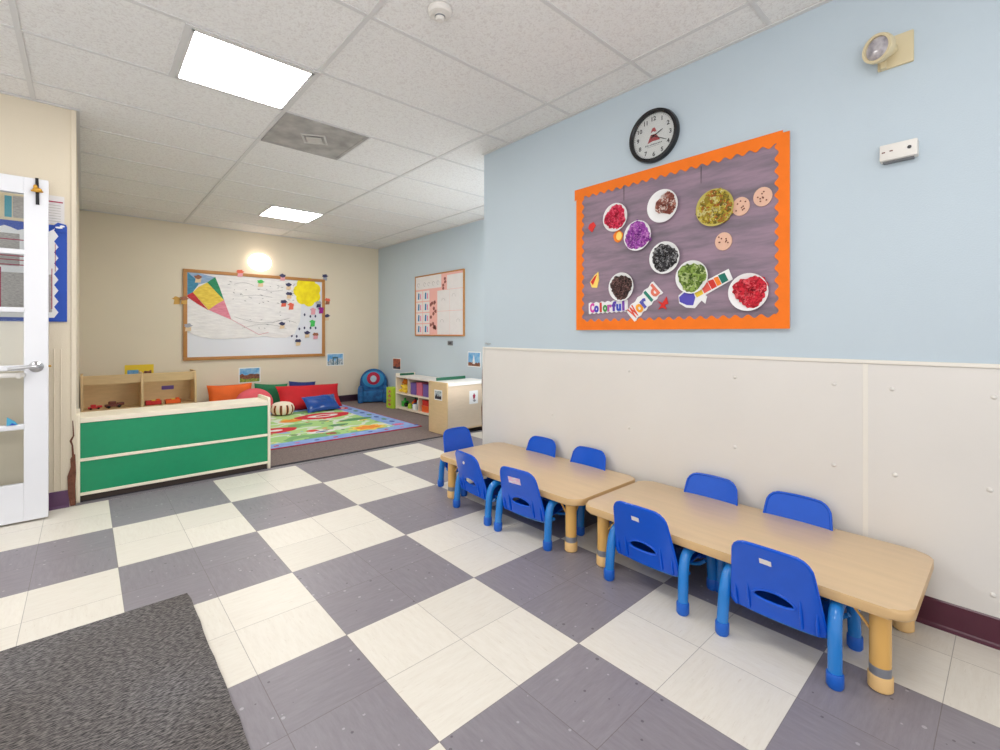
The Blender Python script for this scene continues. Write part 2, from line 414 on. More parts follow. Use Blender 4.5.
# ------------------------------------------------------------------ ceiling fixtures
lamp_m = emis('lit_white_diffuser', (255, 253, 248), 27.0)
def ceiling_light(x0, x1, y0, y1, label):
    t = thing('ceiling_light', label, 'ceiling light', ((x0 + x1) / 2, (y0 + y1) / 2, CH - .006), group='square ceiling lights')
    a, b = (x1 - x0) / 2, (y1 - y0) / 2
    bm = bmesh.new()
    for q in ((-a, a, -b, -b + .014), (-a, a, b - .014, b), (-a, -a + .014, -b, b), (a - .014, a, -b, b)): box(bm, q[0], q[1], q[2], q[3], 0, .009)
    finish('frame', bm, grid_m, t)
    bm = bmesh.new(); box(bm, -a + .013, a - .013, -b + .013, b - .013, .002, .0075); finish('diffuser', bm, lamp_m, t)
ceiling_light(.384, .965, 2.641, 3.208, 'large bright square ceiling light panel nearest the camera')
ceiling_light(1.600, 2.195, 5.70, 6.268, 'small bright square ceiling light panel far back above the rug area')
# panels out of view are only added fill lamps, set further below
def vent():
    t = thing('ceiling_vent', 'grey dusty square air vent with diamond centre in the ceiling', 'vent', (1.288, 3.528, CH - .004))
    vm = mat('dusty_grey_metal', (182, 179, 175), .6, rgb2=(146, 143, 140), nscale=7, bump=.1)
    bm = bmesh.new()
    for q in ((-.295, .295, -.295, -.27), (-.295, .295, .27, .295), (-.295, -.27, -.27, .27), (.27, .295, -.27, .27)): box(bm, *q, -.004, .006, bev=.001, seg=1)
    finish('frame', bm, vm, t)
    bm = bmesh.new(); box(bm, -.272, .272, -.272, .272, -.001, .004); finish('perforated_plate', bm, vm, t)
    bm = bmesh.new()
    for k, (r, z) in enumerate(((.12, -.006), (.075, -.012))):
        lathe(bm, [(r, z + .004), (r, z), (r - .012, z - .003), (r - .02, z + .005)], 4, Matrix.Rotation(.3, 4, 'Z'))
    lathe(bm, [(.062, -.008), (.055, -.014), (0, -.016)], 4, Matrix.Rotation(.3, 4, 'Z'))
    finish('diamond_diffuser', bm, mat('vent_cone_metal', (196, 193, 188), .5), t)
vent()
t = thing('smoke_detector', 'small round white detector on the ceiling at the top edge of the picture', 'smoke detector', (1.20, 1.745, CH - .003))
bm = bmesh.new(); lathe(bm, [(0, .004), (.055, .004), (.055, -.012), (.048, -.02), (.02, -.024), (0, -.024)], 28); finish('base', bm, M['white_plastic'], t, True)
bm = bmesh.new(); lathe(bm, [(.022, -.022), (.022, -.04), (.016, -.046), (0, -.047)], 20); finish('sensor', bm, M['white_plastic'], t, True)
bm = bmesh.new(); lathe(bm, [(.0235, -.028), (.0235, -.034), (.0225, -.034), (.0225, -.028)], 20); finish('slot', bm, M['grey'], t)

# sconce on the back wall
t = thing('wall_sconce', 'glowing round white bowl light on the wall above the whiteboard', 'wall light', (1.905, BY, 2.17))
bm = bmesh.new()
bmesh.ops.create_uvsphere(bm, u_segments=28, v_segments=16, radius=1)
bmesh.ops.delete(bm, geom=[v for v in bm.verts if v.co.y > .25], context='VERTS')
bmesh.ops.transform(bm, matrix=Matrix.Diagonal((.155, .10, .125, 1)), verts=bm.verts); finish('glass_bowl', bm, emis('glowing_glass', (255, 236, 218), 5.0), t, True, loc=(0, -.02, 0))
bm = bmesh.new(); prism(bm, ell(0, 0, .10, .07), 0, .02, WALL, bev=.003); finish('wall_plate', bm, M['white_plastic'], t)

# ------------------------------------------------------------------ toddler tables
def make_table(label, y0, y1):
    cx, cy = 2.108, (y0 + y1) / 2; hl = (y1 - y0) / 2; hw = .288
    t = thing('toddler_table', label, 'table', (cx, cy, 0), group='low wooden toddler tables along the wall')
    TH = .292
    pts = rrect(-hw, hw, -hl, hl, .055, 8)
    bm = bmesh.new(); prism(bm, pts, TH - .034, TH, FLAT, bev=.010)
    for f in bm.faces:
        f.material_index = 0 if abs(f.calc_center_median().z - TH) < .0005 or f.normal.z > .9 else 1
    top = finish('tabletop', bm, [M['maple'], M['maple_edge']], t, True)
    for sx in (-1, 1):
        for sy in (-1, 1):
            x, y = sx * (hw - .065), sy * (hl - .085)
            bm = bmesh.new(); tube(bm, [(x, y, .072), (x, y, TH - .036)], .029, 20)
            for ux, uy in ((-sx, 0), (0, -sy)):
                tube(bm, [(x + ux * .024, y + uy * .024, TH - .115), (x + ux * .085, y + uy * .085, TH - .040)], .0045, 6)
            leg = finish('leg', bm, M['tan_leg'], t, True)
            bm = bmesh.new(); lathe(bm, [(0, 0), (.027, 0), (.0335, .006), (.0335, .046), (.031, .05), (0, .05)], 20, Matrix.Translation((x, y, 0))); finish('foot', bm, M['tan_foot'], leg, True)
            bm = bmesh.new(); lathe(bm, [(0, .048), (.0296, .048), (.0296, .078), (0, .078)], 20, Matrix.Translation((x, y, 0))); finish('band', bm, M['band'], leg, True)
    return t
make_table('nearest low maple toddler table, its rounded end closest to the camera', .203, 1.430)
make_table('farther low maple toddler table, its end near the wall corner', 1.462, 2.680)

# ------------------------------------------------------------------ toddler chairs (forward = local +y)
def back_map(x, z):
    k = (z - .13) / .27
    y = .012 - .060 * k - .010 * k * k + .5 * x * x
    return Vector((x, y, z))
def make_chair():
    t = thing('toddler_chair', 'x', 'chair', group='blue toddler chairs at the two low tables')
    # backrest with oval handle hole
    out = []
    n = 104
    # outline corners: bottom z .135 half .146 ; top z .405 half .118
    def outline(th, cx, cz):
        dx, dz = math.cos(th), math.sin(th)
        lo, hi = 0, 1.0
        for _ in range(26):
            m_ = (lo + hi) / 2; x = cx + dx * m_; z = cz + dz * m_
            k = (z - .135) / .27; hw = .150 - .032 * max(0, min(1, k))
            r = .042 if z > .27 else .02
            zz0, zz1 = 0.132, .396 - .40 * x * x
            ins = (abs(x) <= hw and zz0 <= z <= zz1)
            if ins:
                ex = abs(x) - (hw - r); ez = max(z - (zz1 - r), (zz0 + r) - z)
                if ex > 0 and ez > 0 and ex * ex + ez * ez > r * r: ins = False
            if ins: lo = m_
            else: hi = m_
        return cx + dx * lo, cz + dz * lo
    hc = (0, .208)
    bm = bmesh.new(); rings = []
    R = 7
    for j in range(R + 1):
        s = j / R; ring = []
        for i in range(n):
            th = 2 * PI * i / n
            hx = hc[0] + .066 * math.cos(th); hz = hc[1] + (.026 * math.sin(th) if math.sin(th) > 0 else .020 * math.sin(th)) - 1.2 * hx * hx + .002
            ox, oz = outline(math.atan2(math.sin(th) * .55, math.cos(th)), *hc)
            ring.append(bm.verts.new(back_map(hx + (ox - hx) * s, hz + (oz - hz) * s)))
        rings.append(ring)
    for a, b in zip(rings, rings[1:]):
        for i in range(n): bm.faces.new((a[i], a[(i + 1) % n], b[(i + 1) % n], b[i]))
    bmesh.ops.recalc_face_normals(bm, faces=bm.faces)
    bmesh.ops.solidify(bm, geom=list(bm.faces), thickness=.007)
    # moulded rim round the handle hole
    hole = [back_map(.067 * math.cos(a), hc[1] + (.027 if math.sin(a) > 0 else .021) * math.sin(a) - 1.2 * (.067 * math.cos(a)) ** 2 + .002) for a in [2 * PI * i / 28 for i in range(29)]]
    hole = [h + Vector((0, -.004, 0)) for h in hole]
    tube(bm, hole, .006, 8, cap=False)
    # outer rolled rim
    rim = []
    for i in range(n + 1):
        th = 2 * PI * i / n; ox, oz = outline(math.atan2(math.sin(th) * .55, math.cos(th)), *hc); rim.append(back_map(ox, oz) + Vector((0, 0, 0)))
    tube(bm, rim, .0055, 6, cap=False)
    # two stiffening ribs either side of the handle
    for sx in (-1, 1):
        for xr, z0, z1 in ((sx * .083, .142, .245), (sx * .128, .135, .215)):
            p = [back_map(xr, z0), back_map(xr, (z0 + z1) / 2), back_map(xr, z1)]
            tube(bm, [p[0] + Vector((0, -.010, 0)), p[1] + Vector((0, -.012, 0)), p[2] + Vector((0, -.004, 0))], [.006, .006, .003], 8)
    backrest = finish('backrest', bm, M['blue'], t, True)
    # seat: dished plate joining the back
    bm = bmesh.new()
    prof = [(.262, .112), (.266, .128), (.254, .142), (.225, .148), (.18, .146), (.12, .141), (.075, .138), (.052, .138), (.040, .142), (.034, .152)]
    xs = [-.140, -.135, -.12, -.08, -.04, 0, .04, .08, .12, .135, .140]
    grid = []
    for yy, zz in prof:
        grid.append([bm.verts.new((x * (1 if yy < .25 else .95), yy + .5 * x * x * (1 if yy < .05 else .2), zz + .008 * (abs(x) / .142) ** 3 + (-.02 if abs(x) > .14 else 0))) for x in xs])
    for a, b in zip(grid, grid[1:]):
        for i in range(len(xs) - 1): bm.faces.new((a[i], a[i + 1], b[i + 1], b[i]))
    bmesh.ops.recalc_face_normals(bm, faces=bm.faces); bmesh.ops.solidify(bm, geom=list(bm.faces), thickness=.006)
    finish('seat', bm, M['blue'], t, True)
    # tubular legs: each side is a bent pipe made of a rear and a front leg
    for sx in (-1, 1):
        rear = smoothpath([(sx * .176, -.002, .03), (sx * .174, .006, .12), (sx * .172, .014, .175), (sx * .170, .032, .214), (sx * .168, .068, .232), (sx * .168, .135, .234)], 5)
        front = smoothpath([(sx * .176, .272, .03), (sx * .174, .264, .12), (sx * .172, .256, .175), (sx * .170, .238, .214), (sx * .168, .202, .232), (sx * .168, .135, .234)], 5)
        for path in (rear, front):
            bm = bmesh.new(); tube(bm, path, .0205, 16); lg = finish('leg', bm, M['blue_leg'], t, True)
            fy = path[0].y
            bm = bmesh.new(); lathe(bm, [(0, 0), (.020, 0), (.0245, .008), (.0245, .044), (.0225, .048), (0, .048)], 18, Matrix.Translation((sx * .176, fy, 0)))
            finish('foot', bm, M['blue_foot'], lg, True)
    bm = bmesh.new()
    for yy in (.065, .215):
        tube(bm, smoothpath([(-.170, yy, .14), (-.13, yy, .112), (-.06, yy, .104), (.06, yy, .104), (.13, yy, .112), (.170, yy, .14)], 4), .008, 8)
    finish('stretcher', bm, M['blue_leg'], t, True)
    return t
chair0 = make_chair()
def sticker(root, w, h, x, z, m, lab):
    bm = bmesh.new()
    n = 4
    for k in range(n):
        a = [(x - w / 2 + w * (k + i) / n) for i in (0, 1)]
        vs = [bm.verts.new(back_map(aa, zz) + Vector((0, -.0095, 0))) for aa, zz in ((a[0], z - h / 2), (a[1], z - h / 2), (a[1], z + h / 2), (a[0], z + h / 2))]
        bm.faces.new(vs)
    bmesh.ops.recalc_face_normals(bm, faces=bm.faces); bmesh.ops.solidify(bm, geom=list(bm.faces), thickness=.001)
    o = finish('name_sticker', bm, m, root); o['label'] = lab
# (x, y, rotation) ; rotation -90 deg faces +X (towards the wall)
F = -PI / 2
chairs = [
    (1.787, .562, F, 'blue toddler chair nearest the camera, its back turned to us, small white label'),
    (1.797, 1.073, F, 'blue toddler chair, back to us with tiny white label, beside the gap between tables'),
    (1.785, 1.810, F + .10, 'blue toddler chair with a pale pink name label on its back'),
    (1.790, 2.258, F - .09, 'blue toddler chair without label on the aisle side, nearest the far table end'),
    (2.345, .655, -F, 'blue toddler chair behind the nearest table, rightmost of those against the wall'),
    (2.345, 1.040, -F, 'blue toddler chair against the wall behind the left half of the nearest table'),
    (2.345, 1.810, -F, 'blue toddler chair against the wall behind the right half of the farther table'),
    (2.345, 2.215, -F, 'blue toddler chair against the wall nearest the wall corner'),
    (2.138, 2.845, PI + .02, 'blue toddler chair at the far short end of the farther table'),
]
for i, (x, y, r, lab) in enumerate(chairs):
    c = chair0 if i == 0 else copy_tree(chair0)
    c.location = (x, y, 0); c.rotation_euler = (0, 0, r); c['label'] = lab
roots = [o for o in COL.objects if o.name.startswith('toddler_chair')]
roots.sort(key=lambda o: [c[3] for c in chairs].index(o['label']))
sticker(roots[0], .038, .018, -.012, .345, M['white_plastic'], 'small white label')
sticker(roots[1], .036, .018, -.012, .338, M['white_plastic'], 'small white label')
sticker(roots[2], .085, .036, -.015, .330, mat('pale_pink_label', (224, 170, 200), .6, rgb2=(226, 222, 226), nscale=40, stretch=(1, 1, 3)), 'pale pink name label')
bm = bmesh.new(); p = back_map(-.02, .33) + Vector((0, -.008, 0)); lathe(bm, [(0, -.001), (.010, 0), (.008, .004), (0, .005)], 14, Matrix.Translation(p) @ Matrix.Rotation(PI / 2, 4, 'X')); o = finish('button', bm, M['white_plastic'], roots[3], True); o['label'] = 'round white button'

# ------------------------------------------------------------------ floor mat
bm = bmesh.new(); mp_ = []
x0, x1, y0, y1 = -1.5, .335, -.3, 2.392
N_ = 40
for k in range(N_): mp_.append((x1 + random.uniform(-.003, .003), y0 + (y1 - y0) * k / N_))
mp_.append((x1 - .006, y1))
for k in range(1, N_): mp_.append((x1 - (x1 - x0) * k / N_, y1 + random.uniform(-.001, .001)))
mp_ += [(x0, y1), (x0, y0)]
prism(bm, mp_, .0005, .009, FLAT)
mm = bpy.data.materials.new('charcoal_ribbed_mat'); mm.use_nodes = True
nt = mm.node_tree; N = nt.nodes; L = nt.links; b = N['Principled BSDF']; b.inputs['Roughness'].default_value = .95
tc = N.new('ShaderNodeTexCoord'); mpn = N.new('ShaderNodeMapping'); mpn.inputs['Rotation'].default_value = (0, 0, .35); mpn.inputs['Scale'].default_value = (60, 230, 1)
L.new(tc.outputs['Object'], mpn.inputs[0])
nz = N.new('ShaderNodeTexNoise'); nz.inputs['Scale'].default_value = 1; nz.inputs['Detail'].default_value = 3; L.new(mpn.outputs[0], nz.inputs['Vector'])
rp = N.new('ShaderNodeValToRGB'); rp.color_ramp.elements[0].position = .38; rp.color_ramp.elements[0].color = lin((54, 52, 54)); rp.color_ramp.elements[1].position = .66; rp.color_ramp.elements[1].color = lin((140, 136, 136))
L.new(nz.outputs[0], rp.inputs[0])
n2 = N.new('ShaderNodeTexNoise'); n2.inputs['Scale'].default_value = 1.6; L.new(tc.outputs['Object'], n2.inputs['Vector'])
mx = N.new('ShaderNodeMix'); mx.data_type = 'RGBA'; mx.blend_type = 'MULTIPLY'; mx.inputs[0].default_value = 1
r2 = N.new('ShaderNodeValToRGB'); r2.color_ramp.elements[0].position = .4; r2.color_ramp.elements[0].color = (.78, .74, .70, 1); r2.color_ramp.elements[1].position = .65; r2.color_ramp.elements[1].color = (1, 1, 1, 1)
L.new(n2.outputs[0], r2.inputs[0]); L.new(rp.outputs[0], mx.inputs[6]); L.new(r2.outputs[0], mx.inputs[7]); L.new(mx.outputs[2], b.inputs['Base Color'])
bp = N.new('ShaderNodeBump'); bp.inputs['Strength'].default_value = .8; bp.inputs['Distance'].default_value = .004; L.new(nz.outputs[0], bp.inputs['Height']); L.new(bp.outputs[0], b.inputs['Normal'])
tag(finish('floor_mat', bm, mm), 'charcoal grey ribbed entrance mat on the checkered floor', 'mat')

# ------------------------------------------------------------------ green low storage unit seen from behind
t = thing('storage_unit', 'low toy storage unit with two green back panels and cream edges, left of the rug', 'storage unit', (-.043, 4.150, 0))
W_, D_ = 1.197, .31
def sidepanel(x):
    bm = bmesh.new(); prism(bm, rrect(0, D_, .0, .596, .02, 4), x, x + .02, SIDE, bev=.002); finish('side_panel', bm, M['cream_edge'], t, True)
sidepanel(0); sidepanel(W_ - .02)
bm = bmesh.new(); box(bm, .02, W_ - .02, .004, D_ - .01, .533, .568, bev=.003); finish('top_board', bm, M['cream_edge'], t)
for z0, z1 in ((.068, .276), (.296, .531)):
    bm = bmesh.new(); box(bm, .021, W_ - .021, .010, .018, z0, z1); finish('back_panel', bm, M['green'], t)
bm = bmesh.new()
for z0, z1 in ((.048, .068), (.276, .296)): box(bm, .02, W_ - .02, .003, .022, z0, z1, bev=.002, seg=1)
finish('back_rail', bm, M['cream_edge'], t)
bm = bmesh.new(); box(bm, .02, W_ - .02, .022, D_ - .01, .05, .066); finish('bottom_board', bm, M['cream_edge'], t)
bm = bmesh.new(); box(bm, .02, W_ - .02, .022, D_ - .02, .277, .294); finish('shelf_board', bm, M['cream_edge'], t)
bm = bmesh.new(); box(bm, .021, W_ - .021, .03, .045, .001, .048); finish('gap_shadow_board', bm, mat('shadow_brown_board', (70, 58, 52), .8), t)  # dark board painted in for the shadow in the base gap

# ------------------------------------------------------------------ birch unit at the back wall
t = thing('bookcase', 'birch two bay toy shelf standing at the back wall behind the green unit', 'shelf', (-.035, 6.98, 0))
W2 = 1.10
for x in (0, W2 / 2 - .012, W2 - .022):
    bm = bmesh.new(); prism(bm, [(0, 0), (.38, 0), (.38, .655), (.10, .655), (.06, .645), (.04, .60), (.012, .50), (0, .42)], x, x + .022, SIDE, bev=.002); finish('side_panel' if x != W2 / 2 - .012 else 'divider', bm, M['birch'], t, True)
for xa, xb in ((.022, W2 / 2 - .012), (W2 / 2 + .01, W2 - .022)):
    bm = bmesh.new(); box(bm, xa, xb, .055, .073, .540, .645, bev=.003); finish('top_rail', bm, M['birch'], t)
    bm = bmesh.new(); box(bm, xa, xb, .02, .33, .232, .250); finish('shelf_board', bm, M['birch'], t)
    bm = bmesh.new(); box(bm, xa, xb, .02, .33, .04, .058); finish('bottom_board', bm, M['birch'], t)
bm = bmesh.new(); box(bm, .022, W2 - .022, .355, .37, .03, .60); finish('back_panel', bm, M['birch'], t)
tp = thing('name_strip', 'small purple label strip on the back of the birch shelf', 'label', (.80, 7.334, .43)); 
bm = bmesh.new(); prism(bm, rrect(-.065, .065, -.024, .024, .004, 3), 0, .002, WALL); finish('card', bm, M['purple'], tp)
# toys on it
def car(loc, label, mb, mw, s=1.0, rz=.2):
    t = thing('toy_truck', label, 'toy', loc, rz)
    bm = bmesh.new(); box(bm, -.09 * s, .09 * s, -.03 * s, .03 * s, .018 * s, .055 * s, bev=.01 * s); box(bm, -.05 * s, .03 * s, -.028 * s, .028 * s, .05 * s, .095 * s, bev=.014 * s); box(bm, .045 * s, .12 * s, -.03 * s, .03 * s, .03 * s, .07 * s, bev=.01 * s); finish('body', bm, mb, t, True)
    for x in (-.055, .06):
        for y in (-.033, .033):
            bm = bmesh.new(); lathe(bm, [(0, -.007), (.018 * s, -.007), (.02 * s, 0), (.018 * s, .007), (0, .007)], 14, Matrix.Translation((x * s, y * s, .021 * s)) @ Matrix.Rotation(PI / 2, 4, 'X')); finish('wheel', bm, mw, t, True)
car((.25, 7.12, .250), 'brown toy truck on the left bay of the birch shelf', M['toybrown'], M['black'], .85)
car((.08, 7.12, .250), 'small red toy car at the left edge of the birch shelf', M['toyred'], M['black'], .6)
for x, lab, c in ((.63, 'red toy brick tray at the left of the right birch bay', 'toyred'), (.83, 'orange red toy tray at the right of the right birch bay', 'orangebin')):
    t = thing('toy_tray', lab, 'toy', (x, 7.12, .250)); bm = bmesh.new()
    for q in ((-.08, .08, -.05, .05, 0, .006), (-.08, .08, -.05, -.044, 0, .05), (-.08, .08, .044, .05, 0, .05), (-.08, -.074, -.05, .05, 0, .05), (.074, .08, -.05, .05, 0, .05)): box(bm, *q)
    finish('tray', bm, M[c], t)
    for k in range(3):
        bm = bmesh.new(); box(bm, -.06 + .045 * k, -.025 + .045 * k, -.025, .02, .007, .045 + .012 * k, bev=.004); finish('brick', bm, M[('toyred', 'yellow', 'orangebin')[k]], t)

# ------------------------------------------------------------------ rug
def rug_mat():
    m = bpy.data.materials.new('printed_play_rug'); m.use_nodes = True
    nt = m.node_tree; N = nt.nodes; L = nt.links; b = N['Principled BSDF']; b.inputs['Roughness'].default_value = .95
    tc = N.new('ShaderNodeTexCoord')
    def vor(scale, loc):
        mp = N.new('ShaderNodeMapping'); mp.inputs['Location'].default_value = loc; mp.inputs['Scale'].default_value = (1, 1, 0.0); L.new(tc.outputs['Object'], mp.inputs[0])
        nz = N.new('ShaderNodeTexNoise'); nz.inputs['Scale'].default_value = 9; L.new(mp.outputs[0], nz.inputs['Vector'])
        mx = N.new('ShaderNodeMix'); mx.data_type = 'RGBA'; mx.inputs[0].default_value = .06; L.new(mp.outputs[0], mx.inputs[6]); L.new(nz.outputs['Color'], mx.inputs[7])
        v = N.new('ShaderNodeTexVoronoi'); v.inputs['Scale'].default_value = scale; L.new(mx.outputs[2], v.inputs['Vector']); return v
    def mix(f, a, c):
        n = N.new('ShaderNodeMix'); n.data_type = 'RGBA'; L.new(f, n.inputs[0])
        for i, x in ((6, a), (7, c)):
            if isinstance(x, tuple): n.inputs[i].default_value = x
            else: L.new(x, n.inputs[i])
        return n.outputs[2]
    def lt(a, val):
        n = N.new('ShaderNodeMath'); n.operation = 'LESS_THAN'; L.new(a, n.inputs[0]); n.inputs[1].default_value = val; return n.outputs[0]
    def mul(a, c):
        n = N.new('ShaderNodeMath'); n.operation = 'MULTIPLY'; L.new(a, n.inputs[0]); L.new(c, n.inputs[1]); return n.outputs[0]
    base = lin((158, 196, 126))
    # pale paths
    nz = N.new('ShaderNodeTexNoise'); nz.inputs['Scale'].default_value = 1.7; L.new(tc.outputs['Object'], nz.inputs['Vector'])
    r = N.new('ShaderNodeValToRGB'); r.color_ramp.interpolation = 'CONSTANT'
    els = [(0, (120, 170, 110)), (.42, (160, 200, 128)), (.50, (206, 214, 200)), (.55, (172, 206, 134)), (.62, (140, 170, 214))]
    while len(r.color_ramp.elements) < 5: r.color_ramp.elements.new(.5)
    for e, (p, c) in zip(r.color_ramp.elements, els): e.position = p; e.color = lin(c)
    L.new(nz.outputs[0], r.inputs[0]); cur = r.outputs[0]
    for scale, loc, thr, pal, sel in ((5.2, (0, 0, 0), .30, [(150, 86, 62), (214, 70, 56), (96, 128, 72), (226, 196, 70), (120, 150, 96)], .65), (9.0, (3.1, 1.7, 0), .26, [(236, 232, 222), (60, 76, 110), (224, 130, 60), (90, 120, 70), (190, 60, 70)], .6)):
        v = vor(scale, loc); sp = N.new('ShaderNodeSeparateColor'); L.new(v.outputs['Color'], sp.inputs[0])
        rr = N.new('ShaderNodeValToRGB'); rr.color_ramp.interpolation = 'CONSTANT'
        while len(rr.color_ramp.elements) < 5: rr.color_ramp.elements.new(.5)
        for k, c in enumerate(pal): rr.color_ramp.elements[k].position = k / 5; rr.color_ramp.elements[k].color = lin(c)
        L.new(sp.outputs[1], rr.inputs[0])
        cur = mix(mul(lt(v.outputs['Distance'], thr), lt(sp.outputs[0], sel)), cur, rr.outputs[0])
    L.new(cur, b.inputs['Base Color'])
    return m
RX0, RX1, RY0, RY1 = .25, 3.03, 4.785, 7.08
t = thing('play_rug', 'colourful garden play rug with a light blue border on the grey carpet', 'rug', (0, 0, .0065))
bm = bmesh.new(); box(bm, RX0, RX1, RY0, RY1, 0, .007); finish('binding', bm, mat('crimson_binding', (170, 40, 66), .9), t)
bm = bmesh.new(); box(bm, RX0 + .022, RX1 - .022, RY0 + .022, RY1 - .022, .0005, .0095); finish('border', bm, mat('light_blue_pile', (142, 170, 218), .95, rgb2=(120, 150, 206), nscale=14), t)
bm = bmesh.new(); box(bm, RX0 + .26, RX1 - .26, RY0 + .2, RY1 - .26, .001, .011); finish('picture_field', bm, rug_mat(), t)
def rug_motif(cx, cy, parts):
    for rx, ry, m, z, kind in parts:
        bm = bmesh.new()
        if kind == 'flower':
            pts = []
            for k in range(48):
                a = 2 * PI * k / 48; rr = 1 + .18 * math.cos(8 * a); pts.append((cx + rx * rr * math.cos(a), cy + ry * rr * math.sin(a)))
        else: pts = ell(cx, cy, rx, ry, 28, wob=.06 if kind == 'w' else 0)
        prism(bm, pts, .008, z, FLAT); finish('motif', bm, m, t)
rm = lambda n, c: mat(n, c, .95, noise=.1, nscale=30)
mo, my, mr, mw_, mg, mb_, mpk = rm('orange_pile', (232, 140, 50)), rm('yellow_pile', (234, 206, 96)), rm('red_pile', (206, 34, 52)), rm('white_pile', (226, 226, 224)), rm('green_pile', (84, 140, 92)), rm('dark_blue_pile', (70, 90, 160)), rm('pink_pile', (214, 110, 150))
rug_motif(2.50, 5.13, ((.21, .15, my, .0115, 'flower'), (.15, .10, mo, .0122, 'flower')))
rug_motif(2.86, 5.06, ((.07, .05, mpk, .0112, 'flower'),))
rug_motif(2.40, 6.25, ((.36, .22, mr, .0118, 'w'), (.20, .10, mw_, .0124, 'w'), (.10, .05, mr, .0130, 'e')))
rug_motif(1.62, 5.65, ((.24, .15, mr, .0118, 'w'), (.08, .05, mw_, .0124, 'e')))
rug_motif(2.62, 5.72, ((.22, .08, mg, .0118, 'w'),))
rug_motif(2.30, 5.50, ((.12, .06, mg, .0118, 'w'),))
rug_motif(2.0, 5.25, ((.16, .06, mw_, .0118, 'w'), (.07, .03, mb_, .0124, 'e')))
rug_motif(1.95, 6.15, ((.14, .09, mo, .0118, 'w'),))
rug_motif(2.86, 6.7, ((.08, .10, mr, .0112, 'w'), (.03, .04, mw_, .0120, 'e')))
k = 0
for x in [RX0 + .16 + .2 * i for i in range(14)]:
    rug_motif(x, RY0 + .10, ((.026, .020, (mpk, mb_, mr)[k % 3], .0108, 'e'),)); k += 1
for y in [RY0 + .5 + .21 * i for i in range(8)]:
    rug_motif(RX1 - .13, y, ((.03, .05, (mb_, mg)[k % 2], .0108, 'e'),)); k += 1

# ------------------------------------------------------------------ cushions
def cushion(name, label, w, h, th, m, loc, rot, cat='cushion', p=4.0, pinch=.08, group=None):
    bm = bmesh.new(); n = 20; top = {}; bot = {}
    for i in range(n + 1):
        for j in range(n + 1):
            u = -1 + 2 * i / n; v = -1 + 2 * j / n
            k = (1 - abs(u) ** p) * (1 - abs(v) ** p); k = max(k, 0) ** .5
            x = u * w / 2 * (1 - pinch * (1 - v * v) * abs(u)); z = v * h / 2 * (1 - pinch * (1 - u * u) * abs(v))
            wv = .006 * math.sin(7 * u + 3 * v) * k
            edge = i in (0, n) or j in (0, n)
            a = bm.verts.new((x, -th / 2 * k + wv, z)); top[i, j] = a
            bot[i, j] = a if edge else bm.verts.new((x, th / 2 * k + wv, z))
    for i in range(n):
        for j in range(n):
            bm.faces.new((top[i, j], top[i + 1, j], top[i + 1, j + 1], top[i, j + 1]))
            q = (bot[i, j + 1], bot[i + 1, j + 1], bot[i + 1, j], bot[i, j])
            try: bm.faces.new(q)
            except ValueError: pass
    o = finish(name, bm, m, None, True, loc, rot); return tag(o, label, cat, group)
G = 'cushions piled on the rug by the back wall'
cushion('cushion', 'orange cushion leaning on the back wall, leftmost of the pile', .56, .44, .15, M['orange_f'], (1.50, 7.235, .215), (-.22, 0, .02), group=G)
cushion('cushion', 'dark green cushion between the pink and red ones', .46, .40, .10, M['green_f'], (2.03, 7.30, .195), (-.12, .08, 0), group=G)
cushion('cushion', 'navy cushion mostly hidden behind the big red one', .40, .38, .09, M['navy_f'], (2.48, 7.315, .205), (-.10, .08, 0), group=G)
cushion('cushion', 'big red rectangular floor cushion, largest of the pile', .92, .40, .17, M['red'], (2.50, 7.02, .185), (-.55, .02, -.02), group=G)
cushion('cushion', 'small shiny royal blue vinyl cushion leaning on the big red cushion', .48, .31, .11, M['vinyl_blue'], (2.545, 6.70, .125), (-.9, -.03, .02), p=3, group=G)
# round coral cushion
bm = bmesh.new(); blob(bm, (0, 0, 0), (.235, .09, .20), 28); tag(finish('cushion', bm, M['pink_f'], None, True, (1.70, 6.84, .195), (-.3, 0, 0)), 'round coral pink cushion in front of the orange cushion', 'cushion', G)
# striped pouf
sm = bpy.data.materials.new('striped_knit'); sm.use_nodes = True
nt = sm.node_tree; N = nt.nodes; L = nt.links; b = N['Principled BSDF']; b.inputs['Roughness'].default_value = .85
tc = N.new('ShaderNodeTexCoord'); sp = N.new('ShaderNodeSeparateXYZ'); L.new(tc.outputs['Object'], sp.inputs[0])
at = N.new('ShaderNodeMath'); at.operation = 'ARCTAN2'; L.new(sp.outputs[0], at.inputs[0]); L.new(sp.outputs[1], at.inputs[1])
mu = N.new('ShaderNodeMath'); mu.operation = 'MULTIPLY'; mu.inputs[1].default_value = 11; L.new(at.outputs[0], mu.inputs[0])
sn = N.new('ShaderNodeMath'); sn.operation = 'SINE'; L.new(mu.outputs[0], sn.inputs[0])
rp = N.new('ShaderNodeValToRGB'); rp.color_ramp.interpolation = 'CONSTANT'; rp.color_ramp.elements[0].color = lin((236, 224, 206)); rp.color_ramp.elements[1].position = .30; rp.color_ramp.elements[1].color = lin((206, 110, 48)); e = rp.color_ramp.elements.new(.8); e.color = lin((70, 46, 34))
zz = N.new('ShaderNodeMath'); zz.operation = 'LESS_THAN'; zz.inputs[1].default_value = .055; L.new(sp.outputs[2], zz.inputs[0])
ml = N.new('ShaderNodeMath'); ml.operation = 'MULTIPLY'; L.new(sn.outputs[0], ml.inputs[0]); L.new(zz.outputs[0], ml.inputs[1]); L.new(ml.outputs[0], rp.inputs[0]); L.new(rp.outputs[0], b.inputs['Base Color'])
